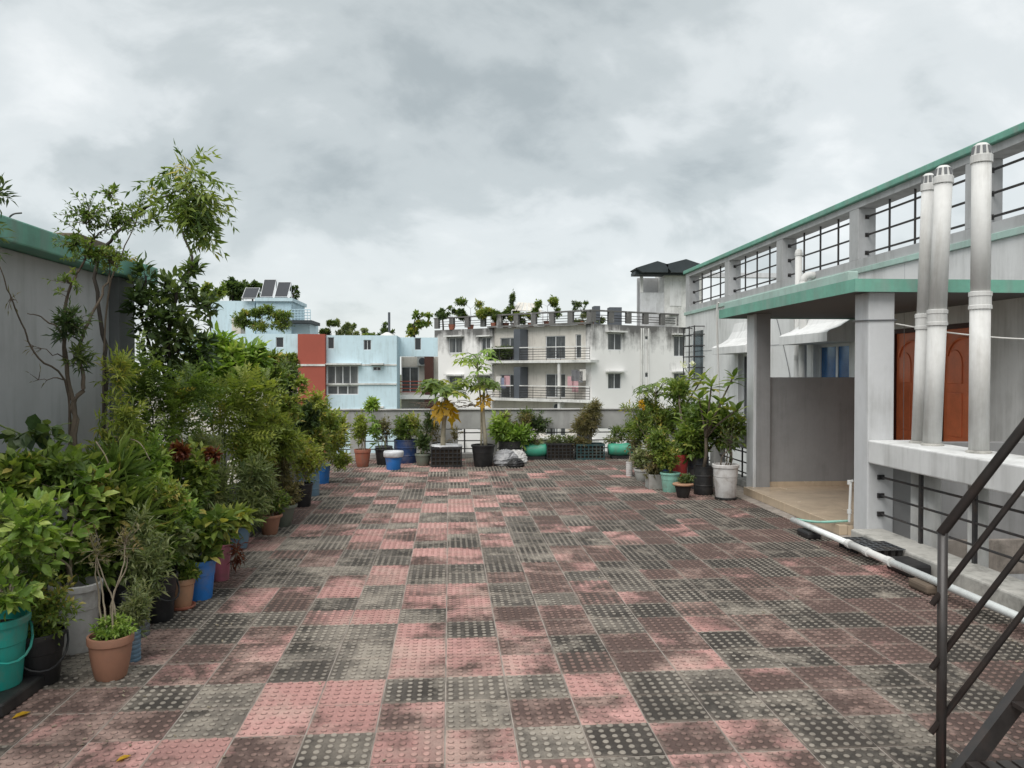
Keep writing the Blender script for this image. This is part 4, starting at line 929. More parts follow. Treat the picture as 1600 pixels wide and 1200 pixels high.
potted('small tan pot on a saucer between black and blue buckets', 'pot', -1.745, 5.40, .092, .20, 'tan', [dict(c=[C(294, 893, 17, 16, 30, Y=5.4)], tpl='small', size=.035, per=9, pal='mid', bark='greenstem', tr=.003, ns=4)], group=ROW, saucer=True)
potted('bright blue bucket with a broad leaved green plant', 'bucket', -1.715, 5.63, .135, .27, 'blue', [dict(c=[C(318, 845, 34, 36, 26, Y=5.65), C(340, 820, 25, 25, 10, Y=5.6)], tpl='ovate', size=.095, per=5, pal='mid', bark='greenstem', sep=True, tr=.006, ns=5)], group=ROW)
potted('faded pink pot with limp reddish stems hanging over its rim', 'bucket', -1.70, 6.12, .085, .29, 'pink', [dict(c=[C(362, 812, 30, 26, 18, Y=6.15)], tpl='broad', size=.12, per=6, pal='yellow', bark='greenstem', sep=True, tr=.005, ns=4), dict(c=[C(370, 868, 8, 22, 12, Y=6.05)], tpl='thin', size=.07, per=5, pal='red', bark='twig', tr=.003, ns=2, droop=.9, seed=81)], group=ROW)
potted('grey blue basin beyond the pink pot', 'bowl', -1.88, 7.18, .18, .25, 'bluegrey', [dict(c=[C(388, 790, 30, 38, 70, Y=7.2), C(398, 745, 28, 30, 45, Y=7.3)], tpl='lance', size=.085, per=8, pal='grey', bark='greenstem', tr=.006, ns=5)], group=ROW)
potted('wide terracotta bowl with a dense small leaved shrub', 'bowl', -1.72, 7.80, .125, .19, 'terra', [dict(c=[C(430, 782, 24, 22, 80, Y=7.85)], tpl='small', size=.035, per=10, pal='mid', bark='twig', tr=.004, ns=5)], group=ROW)
potted('dull grey green basin behind the terracotta bowl', 'bowl', -1.69, 8.2, .16, .22, 'ggreen', [dict(c=[C(450, 768, 24, 24, 80, Y=8.25), C(440, 735, 28, 28, 60, Y=8.3)], tpl='small', size=.04, per=10, pal='brown', bark='twig', tr=.005, ns=5)], group=ROW)
potted('grey drum pot partly hidden behind the terracotta bowl', 'drum', -1.99, 7.75, .11, .25, 'greydrum', [dict(c=[C(415, 760, 22, 32, 50, Y=7.8)], tpl='lance', size=.07, per=9, pal='grey', bark='greenstem', tr=.005, ns=4)], group=ROW)
potted('black pot under round yellow green foliage midway along the row', 'bucket', -1.72, 9.4, .14, .27, 'blk', [dict(c=[C(480, 722, 32, 30, 110, Y=9.5), C(470, 700, 25, 25, 60, Y=9.6)], tpl='small', size=.05, per=9, pal='yellow', bark='twig', tr=.006, ns=5)], group=ROW)
potted('blue grey drum pot after the black one, dense green bush', 'drum', -1.78, 10.2, .14, .28, 'bluegrey', [dict(c=[C(490, 690, 32, 38, 120, Y=10.3)], tpl='small', size=.055, per=9, pal='mid', bark='twig', tr=.006, ns=5)], group=ROW)
potted('blue pot at the far end of the left row with a light bush', 'bucket', -1.80, 11.3, .13, .27, 'blue', [dict(c=[C(520, 690, 30, 34, 130, Y=11.4), C(535, 720, 16, 18, 40, Y=11.2)], tpl='small', size=.055, per=9, pal='yellow', bark='twig', tr=.006, ns=5)], group=ROW)
# ---- back row at left
BK = 'tall plants against the left wall'
potted('thin tree with bare forked branches and feathery top before grey wall', 'drum', -2.45, 5.25, .17, .36, 'greydrum', [
    dict(c=[C(135, 335, 42, 32, 30, Y=5.40), C(185, 345, 34, 36, 24, Y=5.45), C(150, 395, 50, 22, 26, Y=5.35), C(110, 440, 30, 24, 8, Y=5.30), C(118, 378, 34, 22, 16, Y=5.35), C(182, 405, 36, 24, 16, Y=5.4)], t=[[at(118, 680, Y=5.25), at(108, 600, Y=5.28), at(100, 530, Y=5.30), at(104, 465, Y=5.35), at(122, 425, Y=5.35), at(145, 380, Y=5.40)], [at(116, 650, Y=5.25), at(132, 600, Y=5.25), at(125, 540, Y=5.30), at(150, 480, Y=5.35), at(170, 430, Y=5.40)]], tpl='small', size=.036, per=11, dn=.85, shell=.8, pal='mid', bark='bark', tr=.017, droop=.15, spread=1.1),
    dict(c=[C(108, 505, 26, 34, 26, Y=5.20), C(125, 560, 18, 24, 12, Y=5.25)], t=[[at(108, 600, Y=5.28), at(100, 530, Y=5.30)]], tpl='lance', size=.07, per=6, pal='dark', bark='bark', tr=.007, seed=33),
    dict(c=[C(20, 470, 8, 20, 4, Y=4.70), C(55, 545, 8, 12, 4, Y=5.22), C(60, 590, 14, 10, 3, Y=5.22)], t=[[at(108, 620, Y=5.28), at(60, 560, Y=5.05), at(38, 515, Y=4.95), at(15, 460, Y=4.8), at(0, 415, Y=4.75)], [at(105, 560, Y=5.28), at(70, 500, Y=5.25), at(42, 490, Y=5.22)]], tpl='thin', size=.05, per=1, pal='brown', bark='bark', tr=.008, seed=34)], group=BK)
potted('tall sapling whose arching branch ends in a drooping feathery leaf cluster', 'bucket', -2.4, 5.6, .16, .34, 'blk', [
    dict(c=[C(292, 262, 26, 22, 9, Y=5.78), C(305, 310, 40, 38, 24, Y=5.78), C(285, 325, 26, 30, 12, Y=5.73), C(325, 330, 24, 34, 9, Y=5.78)], t=[[at(165, 640, Y=5.63), at(160, 520, Y=5.63), at(150, 420, Y=5.68), at(178, 370, Y=5.70), at(215, 335, Y=5.73), at(255, 308, Y=5.78), at(288, 295, Y=5.78)]], tpl='neem', size=.18, per=3, dn=.32, pal='mid', bark='barkd', tr=.017, up=.0, droop=.7, spread=.8, twig=.003),
    dict(c=[C(300, 285, 40, 40, 10, Y=5.75), C(310, 330, 36, 34, 12, Y=5.78)], t=[[at(255, 308, Y=5.78), at(275, 300, Y=5.78), at(292, 297, Y=5.78)]], free=True, tpl='neemb', size=.22, per=3, dn=.36, pal='mid', bark='barkd', tr=.006, up=0., droop=.8, seed=45),
    dict(c=[C(210, 330, 24, 22, 7, Y=5.73), C(240, 300, 22, 14, 4, Y=5.78), C(235, 345, 25, 18, 5, Y=5.78), C(170, 300, 16, 16, 5, Y=5.68)], t=[[at(165, 500, Y=5.63), at(190, 400, Y=5.68), at(215, 340, Y=5.73)]], tpl='small', size=.04, per=9, dn=1.2, pal='mid', bark='bark', tr=.008, seed=44)], group=BK)
potted('dark leaved young mango tree with crooked trunk left of the blue house', 'drum', -2.42, 7.1, .2, .42, 'greydrum', [
    dict(c=[C(262, 455, 40, 34, 34, Y=7.1), C(238, 500, 36, 36, 30, Y=7.0), C(285, 520, 34, 34, 30, Y=7.15), C(262, 560, 44, 36, 38, Y=7.1), C(302, 425, 16, 26, 9, Y=7.15), C(226, 430, 18, 28, 10, Y=7.0), C(318, 480, 20, 30, 14, Y=7.2), C(216, 470, 18, 30, 12, Y=6.95), C(318, 545, 26, 30, 20, Y=7.2), C(290, 595, 36, 26, 24, Y=7.1)], t=[[at(268, 650, Y=7.1), at(260, 590, Y=7.1), at(235, 545, Y=7.05), at(222, 490, Y=7.0), at(228, 430, Y=7.0)], [at(268, 620, Y=7.1), at(262, 540, Y=7.1), at(272, 470, Y=7.1), at(300, 415, Y=7.15), at(285, 365, Y=7.15), at(278, 345, Y=7.15)]], tpl='broad', size=.10, per=7, dn=.58, pal='dark', bark='barkd', tr=.02, spread=1.0)], group=BK)
potted('wispy yellow green shrub in front of the dark corner pillar', 'bucket', -2.42, 5.3, .15, .32, 'blk', [dict(c=[C(185, 590, 28, 45, 40, Y=5.5), C(190, 660, 38, 45, 60, Y=5.45), C(160, 720, 40, 40, 45, Y=5.4)], tpl='lance', size=.07, per=7, dn=.6, pal='yellow', bark='greenstem', tr=.007, ns=4)], group=BK)
potted('grassy long leaved plant behind the grubby white pail', 'bucket', -2.38, 4.95, .14, .3, 'greydrum', [dict(c=[C(175, 760, 40, 45, 26, Y=5.1), C(195, 820, 35, 40, 20, Y=5.05)], tpl='thin', size=.22, per=6, pal='mid', bark='greenstem', tr=.005, ns=5, up=.5)], group=BK)
potted('light green feathery bush to the right of the dark pillar', 'drum', -2.3, 6.2, .17, .38, 'greydrum', [dict(c=[C(235, 620, 36, 34, 34, Y=6.4), C(270, 650, 40, 40, 40, Y=6.4), C(225, 690, 40, 38, 36, Y=6.2), C(300, 612, 34, 28, 26, Y=6.6), C(222, 578, 22, 26, 16, Y=6.3)], tpl='cassia', size=.15, per=4, dn=.5, pal='mid', bark='greenstem', tr=.009, ns=4)], group=BK)
potted('leafy bush with dark red cockscomb heads among the row', 'bucket', -2.1, 6.05, .15, .32, 'blk', [dict(c=[C(255, 735, 38, 42, 60, Y=6.0), C(305, 740, 38, 46, 70, Y=6.1), C(285, 790, 34, 34, 44, Y=5.95)], tpl='small', size=.07, per=8, pal='mid', bark='greenstem', tr=.008, ns=5), dict(c=[C(283, 706, 13, 9, 16, Y=5.85), C(337, 710, 11, 8, 14, Y=6.1)], tpl='broad', size=.06, per=9, pal='red', bark='greenstem', tr=.006, ns=2, seed=51)], group=BK)
potted('pale grey green bush under the cassia shrubs', 'drum', -2.12, 6.75, .16, .34, 'greydrum', [dict(c=[C(335, 760, 32, 44, 70, Y=6.8), C(318, 700, 34, 34, 50, Y=6.9)], tpl='lance', size=.075, per=8, pal='grey', bark='greenstem', tr=.007, ns=5)], group=BK)
potted('bright green narrow leaved tree beside the pale blue wall', 'drum', -2.4, 8.2, .19, .4, 'greydrum', [dict(c=[C(340, 545, 34, 26, 44, Y=8.3), C(370, 575, 34, 32, 50, Y=8.3), C(320, 590, 36, 34, 50, Y=8.1), C(395, 560, 22, 26, 26, Y=8.4)], tpl='broad', size=.12, per=8, pal='bright', bark='bark', tr=.013, ns=3, droop=.2)], group=BK)
potted('yellow green cassia shrub with orange tinted leaflets', 'bucket', -2.15, 7.6, .17, .34, 'blk', [dict(c=[C(345, 630, 44, 26, 34, Y=7.7), C(395, 615, 40, 26, 30, Y=7.9), C(370, 670, 44, 34, 36, Y=7.7)], tpl='cassia', size=.19, per=4, dn=.42, pal='yellow', bark='greenstem', tr=.010, ns=4)], group=BK)
potted('tall mixed green shrub at the middle of the left row', 'drum', -2.2, 8.7, .18, .36, 'greydrum', [dict(c=[C(425, 590, 30, 28, 60, Y=8.9), C(440, 640, 36, 34, 80, Y=8.9), C(405, 700, 34, 36, 80, Y=8.6), C(425, 560, 14, 14, 14, Y=8.9)], tpl='small', size=.07, per=9, pal='mid', bark='bark', tr=.011, ns=4)], group=BK)
potted('dense dark bush in front of the brick red column', 'drum', -2.2, 9.9, .19, .38, 'greydrum', [dict(c=[C(448, 588, 20, 26, 60, Y=10.0), C(450, 645, 32, 36, 100, Y=10.0), C(482, 652, 20, 24, 50, Y=10.1)], tpl='small', size=.07, per=9, pal='dark', bark='barkd', tr=.012, ns=4), dict(c=[C(470, 600, 12, 16, 14, Y=9.9), C(496, 625, 10, 18, 14, Y=10)], tpl='small', size=.06, per=8, pal='yellow', bark='greenstem', tr=.006, ns=2, seed=62)], group=BK)
potted('grey leaved bush low beneath the dense dark one', 'bucket', -2.05, 9.0, .15, .3, 'blk', [dict(c=[C(425, 735, 26, 28, 70, Y=9.0), C(445, 700, 26, 26, 60, Y=9.2)], tpl='small', size=.055, per=9, pal='grey', bark='twig', tr=.007, ns=4)], group=BK)
potted('loose olive bush at the far left corner', 'drum', -2.15, 11.6, .18, .36, 'greydrum', [dict(c=[C(505, 655, 26, 28, 110, Y=11.8), C(528, 668, 22, 26, 90, Y=11.9)], tpl='small', size=.065, per=8, pal='yellow', bark='twig', tr=.010, ns=4)], group=BK)
potted('bushy oval leaved shrub behind the black weed bucket', 'drum', -2.42, 4.45, .16, .36, 'greydrum', [dict(c=[C(20, 745, 50, 35, 30, Y=4.6), C(95, 735, 60, 35, 34, Y=4.75), C(150, 790, 40, 50, 30, Y=4.9), C(30, 830, 50, 50, 26, Y=4.5), C(110, 880, 50, 36, 22, Y=4.75), C(165, 880, 30, 40, 18, Y=4.9)], tpl='ovate', size=.08, per=7, pal='mid', bark='twig', tr=.01, ns=4)], group=BK)
potted('fresh green shrub squeezed between the cockscombs and the blue bucket', 'bucket', -2.0, 5.6, .14, .3, 'blk', [dict(c=[C(235, 770, 38, 45, 50, Y=5.6), C(275, 810, 35, 40, 50, Y=5.6), C(225, 710, 38, 34, 40, Y=5.7)], tpl='small', size=.065, per=8, pal='bright', bark='greenstem', tr=.007, ns=5)], group=BK)
potted('sprawling yellow green bush above the terracotta bowl', 'drum', -2.0, 8.0, .15, .32, 'greydrum', [dict(c=[C(405, 660, 40, 34, 70, Y=8.1), C(440, 690, 34, 36, 80, Y=8.3), C(395, 720, 30, 34, 60, Y=7.9)], tpl='lance', size=.09, per=8, pal='yellow', bark='greenstem', tr=.008, ns=5)], group=BK)
potted('olive shrub between the dense dark bush and the far corner', 'drum', -2.1, 10.7, .16, .34, 'greydrum', [dict(c=[C(495, 640, 26, 34, 90, Y=10.8), C(480, 680, 26, 30, 80, Y=10.6), C(515, 660, 18, 24, 50, Y=11)], tpl='small', size=.065, per=8, pal='mid', bark='twig', tr=.009, ns=4)], group=BK)
potted('glossy bush leaning over the tan pot and blue bucket', 'drum', -2.05, 5.25, .14, .34, 'greydrum', [dict(c=[C(215, 850, 34, 40, 40, Y=5.1), C(275, 850, 30, 40, 44, Y=5.4), C(240, 800, 34, 36, 44, Y=5.3)], tpl='small', size=.06, per=8, pal='grey', bark='greenstem', tr=.007, ns=5)], group=BK)
vn = thing('creeper', 'dark round leaved creeper trailing along the foot of the grey wall', 'creeper', (-2.6, 4.9, .9))
crown(vn, [[at(-40, 650, Y=4.55), at(0, 665, Y=4.65), at(40, 678, Y=4.75), at(80, 668, Y=4.85), at(112, 660, Y=4.95)], [at(60, 760, Y=4.75), at(70, 720, Y=4.75), at(80, 670, Y=4.85)]], [C(30, 678, 30, 12, 7, Y=4.70, k=.5), C(75, 672, 28, 16, 9, Y=4.85, k=.5)], 'round', .095, 3, 'dark', 'greenstem', .006, 9, True, droop=.5, limb=False, dn=.5)
pl_ = potted('tall plant mostly beyond the left frame edge with one leafy tip', 'drum', -3.0 + .35, 4.25, .16, .36, 'greydrum', [dict(c=[C(-6, 300, 14, 26, 6, Y=4.4), C(-45, 360, 40, 60, 24, Y=4.4)], t=[[at(-110, 800, Y=4.3), at(-90, 500, Y=4.35), at(-45, 380, Y=4.4), at(-12, 300, Y=4.4)]], tpl='lance', size=.065, per=5, pal='dark', bark='bark', tr=.012)], group=BK)
# bare hanging twigs in front of the shrubs
for k, (pts, lb) in enumerate([([(150, 840), (172, 760), (168, 720), (150, 690)], 'pale bare twig curving up over the oval leaved shrub'), ([(235, 720), (215, 690), (172, 680), (170, 660), (185, 655)], 'looping pale vine stem before the corner pillar')]):
    s_ = [at(u, v, Y=4.9 + .5 * k) for u, v in pts]; o = MB().tube(spline(s_, 6), .004, 5).build('dry_vine', M['twig'], origin=tuple(s_[0]), smooth=True); tag(o, lb, 'vine')

# ------------------------------------------------------------------ far row of planters
FR = 'planters along the far parapet'
def papaya(root, base, top, tr, n, size, pal='mid', seed=1, yellow=3, spreadz=.1, pet=.35):
    rn = np.random.default_rng(seed); base, top = np.array(base), np.array(top)
    p = [base + (top - base) * t + np.array([math.sin(t * 5 + seed) * .02, 0, 0]) for t in np.linspace(0, 1, 9)]
    MB().tube(p, [tr * (1 - .45 * t) for t in np.linspace(0, 1, 9)], 9).build('trunk', M['papstem'], root, True)
    st = MB(); P, D, Nn, S = [], [], [], []; YP, YD, YN, YS = [], [], [], []
    for k in range(n + yellow):
        a = k * 2.399 + rn.uniform(-.3, .3); yel = k >= n
        el = rn.uniform(.15, .95) if not yel else rn.uniform(-1.2, -.8); L = pet * rn.uniform(.7, 1.15); h = np.array([math.cos(a) * math.cos(el), math.sin(a) * math.cos(el), math.sin(el)])
        b = top - np.array([0, 0, rn.uniform(0, spreadz)]); e = b + h * L * (.7 if yel else 1) - np.array([0, 0, .06])
        st.tube([b, (b + e) / 2 + [0, 0, .04], e], .007, 4)
        d_ = np.array([math.cos(a), math.sin(a), rn.uniform(-.5, -.1) if not yel else -1.6]); (YP if yel else P).append(e); (YD if yel else D).append(d_)
        (YN if yel else Nn).append(np.array([0, 0, 1]) + rn.normal(0, .25, 3)); (YS if yel else S).append(size * rn.uniform(.75, 1.15))
    st.build('leaf_stalk', M['greenstem'], root, True)
    leaves(root, 'leaf', 'palm', P, D, Nn, S, [.5] * len(P), pal, True)
    if yellow: leaves(root, 'leaf', 'palm', YP, YD, YN, YS, [.5] * len(YP), 'gold', True)
def crate(root, x, y, wx, wy, h, mt, cols=7, rows=4):
    m = MB(); t = .018
    for (a, b, c, d) in ((x - wx, x + wx, y - wy, y - wy + t), (x - wx, x + wx, y + wy - t, y + wy), (x - wx, x - wx + t, y - wy + t, y + wy - t), (x + wx - t, x + wx, y - wy + t, y + wy - t)):
        m.box(a, b, c, d, h * .88, h); m.box(a, b, c, d, .001, h * .12)
    for i in range(cols + 1):
        q = x - wx + .012 + (2 * wx - .024) * i / cols
        for yy_ in (y - wy + .002, y + wy - .012): m.box(q - .009, q + .009, yy_, yy_ + .011, h * .12, h * .88)
    for j in range(1, rows):
        z = h * .12 + h * .76 * j / rows; m.box(x - wx + .004, x + wx - .004, y - wy + .0035, y - wy + .011, z - .008, z + .008); m.box(x - wx + .0045, x - wx + .012, y - wy + .012, y + wy - .012, z - .008, z + .008)
    m.build('crate', M[mt], root)
    MB().box(x - wx + .025, x + wx - .025, y - wy + .025, y + wy - .025, .02, h * .9).build('soil', M['soil'], root)
CL = clump
def rosettes(label, kind, x, y, r, h, mt, tips, n, size, pal, group, seed, z=0., flowers=()):
    t = thing('plumeria_plant', label, 'potted plant', (x, y, z), group); pot(t, kind, x, y, r, h, mt, z, seed); rn = np.random.default_rng(seed); sm = MB(); b = np.array([x, y, z + h * .85]); fork = b + np.array([.03, 0, (np.mean([q[2] for q in tips]) - b[2]) * .45])
    sm.tube([b, (b + fork) / 2 + [.02, 0, 0], fork], [.024, .021, .018], 8); P, D, Nn, S, V = [], [], [], [], []
    for tp in tips:
        tp = np.array(tp); sm.tube(spline([fork, fork + (tp - fork) * .4 + [0, 0, .03], tp]), [.016 - .006 * i / 12 for i in range(13)], 7)
        for k in range(n):
            a = k * 2.4 + rn.uniform(-.2, .2); el = .95 - 1.35 * k / n + rn.normal(0, .12); d = np.array([math.cos(a) * math.cos(el), math.sin(a) * math.cos(el), math.sin(el)])
            P.append(tp - [0, 0, .10 * (1 - k / n) * 0 + .09 * k / n]); D.append(d); Nn.append(np.array([0, 0, 1.]) + rn.normal(0, .2, 3) - d * .3); S.append(size * rn.uniform(.7, 1.1)); V.append(.5)
    sm.build('stem', M['bark'], t, True); leaves(t, 'leaf', 'broad', P, D, Nn, S, V, pal, True)
    for k, fp in enumerate(flowers):
        leaves(t, 'blossom', 'round', [np.array(fp) + rn.normal(0, .02, 3) for _ in range(14)], rn.normal(size=(14, 3)), rn.normal(size=(14, 3)) + [0, 0, 1], [.045] * 14, [.5] * 14, 'flower')
potted('tall terracotta pot with upright yellow green shrub at far left corner', 'pot', -1.52, 13.2, .135, .29, 'terra2', [dict(c=[CL(563, 668, 11, 28, 90, Y=13.25)], tpl='small', size=.06, per=9, pal='yellow', bark='twig', tr=.008, ns=4)], group=FR)
potted('black pot with pale fresh shoots beside the tall terracotta pot', 'bucket', -1.2, 13.5, .15, .27, 'blk', [dict(c=[CL(581, 632, 10, 12, 22, Y=13.6), CL(584, 668, 10, 30, 14, Y=13.6)], tpl='broad', size=.10, per=6, pal='bright', bark='greenstem', tr=.007, ns=3)], group=FR)
t = thing('bucket', 'blue bucket with a white bag folded over its rim', 'bucket', (-.99, 12.82, 0)); pot(t, 'bucket', -.99, 12.82, .14, .27, 'blue', 0, 3)
MB().lathe((-.99, 12.82, 0), [(.150, .20), (.158, .215), (.162, .27), (.150, .295), (.125, .285), (.10, .24)], 22, .05, 5).build('bag_rim', M['bag'], t, True)
potted('navy drum behind the blue bucket with a thin leaved bush', 'drum', -.86, 13.75, .19, .40, 'navy', [dict(c=[CL(628, 672, 18, 26, 90, Y=13.8), CL(645, 665, 16, 22, 60, Y=13.8)], tpl='small', size=.06, per=8, pal='mid', bark='twig', tr=.009, ns=4)], group=FR)
potted('low grey green pot left of the first papaya crate', 'pot', -.54, 13.3, .135, .20, 'ggreen', [dict(c=[CL(660, 690, 14, 18, 50, Y=13.35), CL(668, 660, 12, 18, 24, Y=13.4)], tpl='small', size=.06, per=8, pal='dark', bark='twig', tr=.007, ns=4)], group=FR)
pa = thing('papaya_plant', 'papaya in a lined black crate with hanging yellow leaves', 'papaya', (-.15, 13.2, 0), FR)
crate(pa, -.15, 13.2, .255, .19, .33, 'blk')
MB().lathe((-.15, 13.2, 0), [(.24, .31), (.262, .335), (.25, .36), (.2, .34)], 16, .10, 2, .76).build('liner', M['bag'], pa)
papaya(pa, (-.19, 13.2, .28), tuple(at(694, 606, Y=13.2)), .045, 24, .29, 'mid', 4, 6, .16, .36)
pb = thing('papaya_plant', 'taller papaya in a black tub with a second thin crown above', 'papaya', (.45, 13.15, 0), FR)
pot(pb, 'bucket', .45, 13.15, .19, .36, 'blk', 0, 9)
papaya(pb, (.47, 13.15, .3), tuple(at(757, 598, Y=13.15)), .034, 15, .22, 'mid', 8, 2, .1, .22)
papaya(pb, (.43, 13.2, .3), tuple(at(746, 556, Y=13.2)), .02, 14, .20, 'bright', 12, 0, .3, .32)
def bagpile(x, y, r, h, mt, lb, sd):
    m = MB(); rn = random.Random(sd); pr_ = [(r * .85, 0), (r * 1.05, h * .2), (r * 1.0, h * .5), (r * .7, h * .85), (r * .35, h * 1.0), (r * .05, h * .97)]
    m.lathe((x, y, 0), pr_ [:1] + [(a_ * (1 - f) + c_ * f, b_ * (1 - f) + d_ * f) for (a_, b_), (c_, d_) in zip(pr_[:-1], pr_[1:]) for f in (.25, .5, .75, 1.)], 26, .09, sd); m.v = [(p[0] + rn.uniform(-1, 1) * r * .07, p[1] + rn.uniform(-1, 1) * r * .07, max(0, p[2] + rn.uniform(-1, 1) * r * .06)) for p in m.v]; o = m.build('plastic_bag', M[mt], origin=(x, y, 0)); tag(o, lb, 'bag', 'bags of soil by the papayas')
bagpile(.82, 13.25, .20, .26, 'greybag', 'crumpled grey white soil bag right of the papaya tub', 3)
bagpile(1.02, 13.55, .20, .22, 'whitep', 'pale soil bag wedged behind the crumpled grey one', 6)
bagpile(.97, 13.0, .13, .14, 'blk', 'small black bag in front of the pale soil bags', 8)
potted('broad bright green bush behind the soil bags', 'drum', .95, 14.0, .2, .34, 'blk', [dict(c=[CL(795, 682, 26, 18, 70, Y=14.05), CL(782, 665, 20, 22, 50, Y=14.1), CL(815, 680, 20, 18, 40, Y=14.05)], tpl='broad', size=.11, per=7, pal='bright', bark='greenstem', tr=.009, ns=4), dict(c=[CL(790, 655, 24, 16, 30, Y=14.15), CL(820, 658, 18, 18, 26, Y=14.15)], tpl='small', size=.05, per=7, pal='brown', bark='twig', tr=.006, ns=3, seed=91)], group=FR)
def log_bag(x0, x1, y, r, lb, sd, par_c):
    t = thing('drum_planter', lb, 'planter', ((x0 + x1) / 2, y, 0), FR); xs = np.linspace(x0, x1, 9); rr = [r * q for q in (.82, .97, 1., 1.02, 1., .99, 1.02, .98, .84)]
    MB().tube([(x, y, r * 1.0 + .045 + .006 * math.sin(x * 21)) for x in xs], rr, 18).build('half_drum', M['sea'], t, True)
    MB().box(x0 + .05, x1 - .05, y - r * .8, y + r * .8, .001, .06).build('base', M['blk'], t)
    if par_c: crown(t, [[((x0 + x1) / 2, y, .25), ((x0 + x1) / 2 + .05, y, .4), par_c[0][:3]]], par_c, 'small', .05, 8, 'grey', 'twig', .006, sd)
log_bag(1.22, 1.62, 14.1, .115, 'sea green half drum planter left of the black crates', 21, [CL(838, 690, 20, 8, 24, Y=14.15)])
log_bag(2.72, 3.16, 14.12, .115, 'sea green half drum planter right of the black crates', 22, [CL(955, 688, 18, 9, 20, Y=14.2)])
c1 = thing('crate_planter', 'black crate planter with low grey seedlings', 'planter', (1.84, 14.1, 0), FR); crate(c1, 1.84, 14.1, .25, .17, .30, 'blk')
crown(c1, [[(1.8, 14.1, .25), (1.8, 14.1, .33), (1.82, 14.1, .40)], [(1.95, 14.1, .25), (1.97, 14.1, .33), (1.96, 14.1, .4)]], [CL(868, 688, 20, 9, 36, Y=14.1), CL(890, 686, 18, 8, 30, Y=14.1)], 'small', .045, 8, 'grey', 'twig', .004, 23)
c2 = thing('crate_planter', 'dark teal crate planter holding a tall wispy olive bush', 'planter', (2.37, 14.1, 0), FR); crate(c2, 2.37, 14.1, .255, .17, .28, 'dkteal')
crown(c2, [[(2.3, 14.1, .25), (2.33, 14.1, .5), tuple(at(918, 655, Y=14.1))], [(2.4, 14.1, .25), (2.38, 14.1, .5), tuple(at(928, 640, Y=14.1))]], [CL(918, 658, 20, 26, 120, Y=14.15), CL(930, 640, 12, 18, 50, Y=14.15), CL(905, 668, 14, 16, 40, Y=14.15), CL(905, 692, 20, 8, 40, Y=14.05)], 'lance', .075, 8, 'brown', 'twig', .008, 24)
potted('upright olive bush between terracotta pot and navy drum', 'pot', -1.25, 14.05, .15, .26, 'greydrum', [dict(c=[CL(598, 668, 16, 22, 50, Y=14.1)], tpl='small', size=.055, per=8, pal='brown', bark='twig', tr=.007, ns=4)], group=FR)
potted('wispy shrub behind the first papaya crate', 'drum', -.25, 14.1, .16, .3, 'blk', [dict(c=[CL(675, 668, 14, 24, 44, Y=14.15), CL(712, 680, 10, 16, 12, Y=14.1)], tpl='lance', size=.07, per=7, pal='brown', bark='twig', tr=.006, ns=4)], group=FR)
potted('low leafy shrub behind the left green drum planter', 'drum', 1.35, 14.25, .13, .3, 'blk', [dict(c=[CL(840, 662, 22, 20, 60, Y=14.3), CL(822, 650, 16, 14, 30, Y=14.3)], tpl='small', size=.06, per=8, pal='dark', bark='twig', tr=.007, ns=4)], group=FR)
potted('dry grassy plant behind the right green drum planter', 'drum', 3.2, 14.2, .13, .3, 'blk', [dict(c=[CL(985, 672, 16, 20, 40, Y=14.2), CL(965, 676, 14, 12, 26, Y=14.25)], tpl='lance', size=.08, per=7, pal='mid', bark='twig', tr=.006, ns=4)], group=FR)
# dead twigs heaped on the parapet
dtw = MB(); rn_ = random.Random(12)
for k in range(60):
    x = rn_.uniform(-.65, .35); a = np.array([x, 14.45 + rn_.uniform(-.08, .1), .91 + rn_.random() * .09]); b = a + [rn_.uniform(-.3, .3), rn_.uniform(-.06, .06), rn_.uniform(-.04, .05)]
    dtw.tube([a, (a + b) / 2 + [0, 0, .02], b], .006, 4)
o = dtw.build('twig_heap', M['bark'], origin=(-.15, 14.45, .9)); struct(o, 'heap of dry brown twigs on the parapet top between the papayas', 'stuff')

# ------------------------------------------------------------------ cluster by the porch
RC = 'pots clustered beside the porch'
potted('white paint pail with a spindly bush, nearest the porch pillar', 'bucket', 3.29, 9.55, .155, .40, 'whitep', [dict(c=[CL(1140, 690, 18, 34, 26, Y=9.6)], tpl='small', size=.04, per=4, pal='dark', bark='bark', tr=.010, ns=4)], z=.03, group=RC)
b = MB().lathe((3.29, 9.55, 0), [(.12, .001), (.13, .006), (.13, .026), (.12, .0295)], 20).build('pot_stand', M['blk'], origin=(3.29, 9.55, 0)); tag(b, 'dark disc under the white paint pail', 'stand')
rosettes('black drum pot left of the white pail with tall plumeria', 'drum', 3.14, 9.95, .12, .36, 'blk', [at(u, v, Y=yy_) for u, v, yy_ in ((1146, 588, 9.9), (1112, 600, 10.0), (1128, 628, 9.85), (1092, 622, 10.0), (1152, 640, 9.95), (1108, 652, 9.8))], 15, .20, 'mid', RC, 5)
potted('dark blue grey drum pot behind the black one, bushy green shrub', 'drum', 3.24, 10.5, .14, .42, 'gasket', [dict(c=[CL(1100, 660, 40, 36, 130, Y=10.5), CL(1135, 670, 28, 34, 80, Y=10.4), CL(1080, 690, 30, 30, 80, Y=10.4)], tpl='broad', size=.095, per=8, pal='mid', bark='bark', tr=.012, ns=5)], group=RC)
potted('tall red bucket standing among the right hand pots', 'bucket', 2.97, 10.42, .105, .46, 'redp', [dict(c=[CL(1070, 650, 30, 30, 80, Y=11.6), CL(1060, 610, 20, 18, 26, Y=11.6)], tpl='lance', size=.12, per=8, pal='mid', bark='bark', tr=.011, ns=4)], group=RC)
